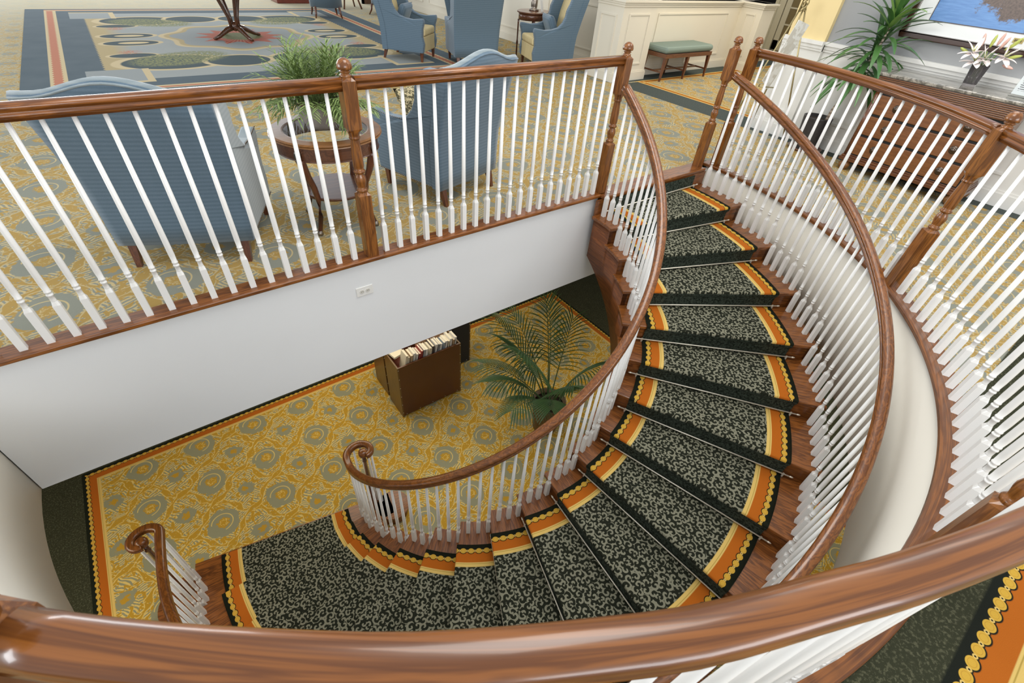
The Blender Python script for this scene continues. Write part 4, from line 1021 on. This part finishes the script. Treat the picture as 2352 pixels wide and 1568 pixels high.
mb = MB(); rectring(mb, P0 + 0.165, P1 - 0.185, 0.140, PZ1 - 0.145, 0.006, -0.022, -0.018); mb.build('inner_fillet', m_frame, t)
mb = MB(); mb.box(-0.022, -0.075, 0.072, -0.018, 0.0, 0.108); pl = mb.build('brass_plaque', mat('old_brass_plaque', (0.42, 0.33, 0.12), 0.4), t)
mb = MB()
for i in range(5): mb.box(-0.0235, -0.062 + i * 0.011, 0.082, -0.022, -0.055 + i * 0.011, 0.098)
mb.build('plaque_marks', m_frame, pl)
# yucca
t = empty('potted_yucca', (6.34, 2.44, FL), 0, 'tall strap leaved plant in a ribbed black pot between the column and the dresser', 'plant')
m_rib = mat('ribbed_black_pot', lambda: mix(noise(objpos(), 40.0, 2), (0.018, 0.017, 0.018), (0.06, 0.055, 0.055)), 0.4)
mb = MB(); pr = []
for i in range(25):
    z_ = 0.03 + 0.33 * i / 24; r = 0.120 + 0.030 * i / 24; pr += [(r, z_), (r + 0.006, z_ + 0.006)]
mb.lathe([(0.001, 0.03)] + pr + [(0.145, 0.37), (0.135, 0.34), (0.001, 0.335)], n=28); mb.build('pot', m_rib, t)
mb = MB(); mb.lathe([(0.001, 0.0), (0.16, 0.0), (0.19, 0.03), (0.18, 0.032), (0.15, 0.012), (0.001, 0.012)], n=28); mb.build('saucer', M_cherryd, t)
mb = MB(); mb.lathe([(0.001, 0.345), (0.135, 0.338)], n=20); mb.build('soil', m_soil, t)
m_trunk = mat('ringed_trunk', lambda: mix(fsin(sep(objpos())[2] * 170.0) * 0.5 + 0.5, (0.22, 0.15, 0.11), (0.55, 0.45, 0.36)), 0.8)
TP = [(0.0, -0.10, 0.33), (0.0, -0.11, 0.45), (0.005, -0.14, 0.58), (0.01, -0.18, 0.72), (0.01, -0.22, 0.90), (0.0, -0.25, 1.1), (0.0, -0.27, 1.38)]
mb = MB(); mb.tube(TP, 0.02, 8, rr=[0.026, 0.023, 0.021, 0.020, 0.017, 0.012, 0.006]); mb.build('trunk', m_trunk, t)
m_yuc = mat('dark_strap_leaf', lambda: mix(noise(objpos(), 5.0, 2), (0.022, 0.085, 0.022), (0.10, 0.22, 0.055)), 0.35, 0.5, 0.2)
m_yuc2 = mat('bright_strap_leaf', lambda: mix(noise(objpos(), 8.0, 2), (0.12, 0.28, 0.05), (0.30, 0.45, 0.12)), 0.35, 0.5, 0.2)
rnd = random.Random(11)
for i in range(92):
    f = i / 91; z_ = 0.80 + 0.62 * f; az = i * 2.399; el = -0.15 + 1.25 * f + rnd.uniform(-0.15, 0.2)
    if math.cos(az) > 0.45: el += 0.7
    p = (0, -0.20 - 0.07 * f, z_); d = (math.cos(az) * math.cos(el), math.sin(az) * math.cos(el), math.sin(el))
    mb = MB(); leaf(mb, p, d, rnd.uniform(0.42, 0.62) * (1 - 0.25 * f), rnd.uniform(0.020, 0.030), 1.7 - 1.2 * f + rnd.uniform(-.3, .4), 9)
    # keep blades on the room side of the wall
    mb.v = [(min(x, 0.19), y, max(z, 0.05)) for x, y, z in mb.v]
    mb.build('leaf', m_yuc2 if (f > 0.72 and i % 2) else m_yuc, t)
# easel with board
t = empty('display_easel', (6.25, 3.05, FL), 0, 'tall brass display easel with scrolled top behind the two oak newels', 'easel')
for (a, b) in (((0.05, 0.05, 1.36), (-0.35, 0.22, 0)), ((0.05, 0.02, 1.36), (0.12, -0.32, 0)), ((0.06, 0.03, 1.36), (0.20, 0.20, 0))):
    mb = MB(); mb.tube([a, b], 0.009, 8); mb.build('leg', M_obrass, t)
mb = MB(); mb.tube([(0.05, 0.03, 1.3), (0.05, 0.02, 1.75)], 0.006, 8); mb.tube([(0.02, 0.06, 1.25), (0.04, 0.04, 1.75)], 0.005, 8); mb.build('mast', M_obrass, t)
mb = MB()
for k in range(3):
    mb.tube([(0.05 + 0.03 * math.cos(b * PI / 6 + k), 0.03 + 0.03 * math.sin(b * PI / 6 + k), 1.30 + 0.035 * k + 0.02 * math.sin(b)) for b in range(13)], 0.006, 6)
mb.build('scroll_finial', M_obrass, t)
mb = MB(); mb.tube([(-0.24, 0.05, 0.56), (0.02, -0.02, 0.54)], 0.007, 6); mb.tube([(-0.24, 0.05, 0.56), (-0.27, 0.03, 0.60)], 0.006, 6); mb.build('ledge', M_obrass, t)
def signfn():
    v = objpos(); n = noise(v, 7.0, 2); n2 = noise(v, 16.0, 1); return mix((n > 0.52) * 0.7, mix(n2 > 0.55, (0.86, 0.85, 0.80), (0.74, 0.71, 0.64)), (0.60, 0.56, 0.48))
M_sign = mat('pale_poster', signfn, 0.35, 0.5, 0.4)
t = empty('poster_board', (6.0, 3.0, 0.6), 0, 'tall pale poster board leaning on the brass easel', 'poster')
A, B, C_, D_ = Vector((6.0, 3.083, 0.614)), Vector((6.20, 3.08, 0.505)), Vector((6.20, 2.905, 1.177)), Vector((6.0, 2.936, 1.221))
nn_ = (B - A).cross(D_ - A).normalized() * 0.006
mb = MB(); vs = [tuple(p) for p in (A, B, C_, D_)] + [tuple(p + nn_) for p in (A, B, C_, D_)]
mb.add(vs, [(0, 3, 2, 1), (4, 5, 6, 7), (0, 1, 5, 4), (1, 2, 6, 5), (2, 3, 7, 6), (3, 0, 4, 7)]); mb.build('board', M_sign, t, (6.0, 3.0, 0.6))

# ================================================================== DOWNSTAIRS
def cart(name, label, x0, x1, y0, y1, h, front, sidem, dark=M_mblack):
    t = empty(name, ((x0 + x1) / 2, (y0 + y1) / 2, LF), 0, label, 'bookcase'); off = ((x0 + x1) / 2, (y0 + y1) / 2, LF); z0 = LF; w = 0.018
    mb = MB(); mb.box(x0 + w, y0, z0 + 0.02, x1 - w, y0 + w, z0 + h); mb.build('front_panel', front, t, off)
    for (a, b) in ((x0, x0 + w), (x1 - w, x1)):
        mb = MB(); mb.box(a, y0, z0, b, y1, z0 + h); mb.build('side_panel', sidem, t, off)
    mb = MB(); mb.box(x0 + w, y1 - w, z0 + 0.02, x1 - w, y1, z0 + h - 0.005); mb.build('back_panel', front, t, off)
    mb = MB(); mb.box(x0 + w, y0 + w, z0 + h - 0.16, x1 - w, y1 - w, z0 + h - 0.14); mb.build('shelf', M_shelf, t, off)
    mb = MB()
    for i in range(6):
        for (xx, yy) in ((x0 + w / 2, y0 - 0.0005),):
            for X2 in (x0 + w / 2 + 0.002, x1 - w / 2): mb.box(X2 - 0.004, y0 - 0.0015, z0 + 0.08 + i * (h - 0.12) / 5, X2 + 0.004, y0, z0 + 0.088 + i * (h - 0.12) / 5)
    for i in range(5): X2 = x0 + 0.06 + i * (x1 - x0 - 0.12) / 4; mb.box(X2 - 0.004, y0 - 0.0015, z0 + 0.035, X2 + 0.004, y0, z0 + 0.043)
    mb.build('screws', M_trim, t, off)
    return t
M_shelf = mat('red_brown_shelf', (0.20, 0.045, 0.02), 0.4)
M_case = mat('brown_laminate', lambda: mix(noise(objpos(), 4.0, 2), (0.080, 0.026, 0.009), (0.115, 0.038, 0.013)), 0.32, 0.5, 0.15)
M_caseS = mat('olive_brown_laminate', woodfn((0.10, 0.055, 0.016), (0.17, 0.095, 0.03), 'z'), 0.35)
BX0, BX1, BY0, BY1 = 1.49, 2.385, 3.855, 4.235
cart('bookcase', 'brown open topped book cart packed with upright books on the gold carpet', BX0, BX1, BY0, BY1, 0.90, M_case, M_caseS)
cart('bookcase', 'wider black and brown bookcase standing behind the book cart under the fascia', 1.50, 2.83, 4.31, 4.70, 0.90, M_mblack, M_caseS)
rnd = random.Random(8)
cols = [('cream', (0.66, 0.60, 0.46)), ('white', (0.72, 0.71, 0.68)), ('grey', (0.34, 0.34, 0.35)), ('dark', (0.06, 0.05, 0.05)), ('red', (0.28, 0.04, 0.035)), ('tan', (0.45, 0.32, 0.20)), ('pale blue', (0.30, 0.36, 0.42))]
mcol = {n_: mat('book_cover_' + n_.replace(' ', '_'), c_, 0.5) for n_, c_ in cols}; m_page = mat('book_pages', (0.72, 0.66, 0.52), 0.8)
ords = ['first', 'second', 'third', 'fourth', 'fifth', 'sixth', 'seventh', 'eighth', 'ninth', 'tenth', 'eleventh', 'twelfth', 'thirteenth', 'fourteenth', 'fifteenth', 'sixteenth', 'seventeenth', 'eighteenth', 'nineteenth', 'twentieth']
x = BX0 + 0.10; i = 0; zb = LF + 0.90 - 0.14
seqc = [0, 0, 5, 1, 1, 4, 4, 2, 1, 0, 3, 1, 2, 1, 6, 1, 0, 1, 5, 1]
while i < 20:
    th = rnd.uniform(0.026, 0.042); hh = rnd.uniform(0.21, 0.26); dd = rnd.uniform(0.14, 0.17); cn = cols[seqc[i]][0]
    if x + th > BX1 - 0.05: break
    t = empty('book', (x, BY0 + 0.03, zb), 0, '%s book in the front row of the book cart, %s from its left end' % (cn, ords[i]), 'book', 'books standing in the book cart')
    mb = MB(); mb.box(0, 0, 0, 0.003, dd, hh); mb.box(th - 0.004, 0, 0, th - 0.001, dd, hh); mb.box(0, 0, 0, th - 0.001, 0.003, hh); mb.build('cover', mcol[cn], t)
    mb = MB(); mb.box(0.003, 0.003, 0.003, th - 0.004, dd - 0.004, hh - 0.004); mb.build('pages', m_page, t)
    t.rotation_euler = (0, R(rnd.uniform(7, 12)), 0)
    x += th + 0.0045; i += 1
# loose books lying behind, and a tan board
mb = MB(); mb.box(0, 0, 0, 0.42, 0.012, 0.30); o = mb.build('cardboard_sheet', mat('tan_cardboard', (0.50, 0.33, 0.20), 0.7)); o.location = (1.88, 4.12, zb + 0.02); o.rotation_euler = (R(-8), 0, 0); tag(o, 'tan cardboard sheet standing behind the books in the book cart', 'cardboard')
t = empty('book', (1.54, 4.02, LF + 0.905), R(12), 'flat cream book lying across the left rear corner of the book cart', 'book')
mb = MB(); mb.box(0, 0, 0, 0.16, 0.22, 0.003); mb.box(0, 0, 0.024, 0.16, 0.22, 0.027); mb.build('cover', mcol['cream'], t); mb = MB(); mb.box(0.003, 0.003, 0.003, 0.157, 0.217, 0.024); mb.build('pages', m_page, t)
# palm
t = empty('potted_palm', (2.98, 2.70, LF), 0, 'large dark green potted palm standing inside the curve of the stairs downstairs', 'plant')
m_palm = mat('palm_leaf', lambda: mix(noise(objpos(), 5.0, 2), (0.014, 0.045, 0.014), (0.070, 0.13, 0.040)), 0.45, 0.3)
m_basket = mat('brown_planter', woodfn((0.07, 0.04, 0.015), (0.16, 0.10, 0.04), 'z'), 0.5)
mb = MB(); mb.lathe([(0.001, 0.0), (0.15, 0.0), (0.16, 0.02), (0.21, 0.50), (0.22, 0.52), (0.20, 0.52), (0.19, 0.46), (0.001, 0.45)], n=28); mb.build('planter', m_basket, t)
mb = MB(); mb.lathe([(0.001, 0.47), (0.19, 0.46)], n=20); mb.build('soil', m_soil, t)
rnd = random.Random(21)
FR = [(175, 1.02, 1.45), (150, 1.25, 1.5), (200, 0.95, 1.45), (120, 1.15, 1.7), (95, 1.1, 1.6), (60, 1.2, 1.6), (225, 1.05, 1.35), (250, 1.25, 1.2), (290, 1.30, 1.3), (185, 1.30, 1.75), (30, 1.3, 1.4), (140, 0.9, 1.25), (75, 1.38, 1.9)]
for az, el, L_ in FR:
    az = R(az); L_ *= 0.80; p = Vector((0.04 * math.cos(az), 0.04 * math.sin(az), 0.46)); d = Vector((math.cos(az) * math.cos(el), math.sin(az) * math.cos(el), math.sin(el))); pts = []; n = 26
    for i in range(n + 1):
        pts.append(p.copy()); d = (d + Vector((math.cos(az) * 0.004, math.sin(az) * 0.004, -0.055 * (i / n) ** 0.8))).normalized(); p = p + d * (L_ / n)
    mb = MB(); mb.tube(pts, 0.006, 5, rr=[0.009 - 0.007 * i / n for i in range(n + 1)])
    for i in range(11, n + 1):
        f = (i - 11) / (n - 11); dd = (pts[i] - pts[i - 1]).normalized(); sd = dd.cross(Vector((0, 0, 1))); sd = sd.normalized() if sd.length > 1e-3 else Vector((1, 0, 0))
        for q in (-1, 1):
            leaf(mb, pts[i], dd * (0.55 + 0.6 * f) + sd * q * (1.0 - 0.5 * f) + Vector((0, 0, 0.18)), 0.34 * (0.55 + 0.45 * math.sin(PI * (0.25 + 0.6 * f))), 0.0080, 1.0, 5)
    mb.v = [v for v in mb.v]
    mb.build('frond', m_palm, t)
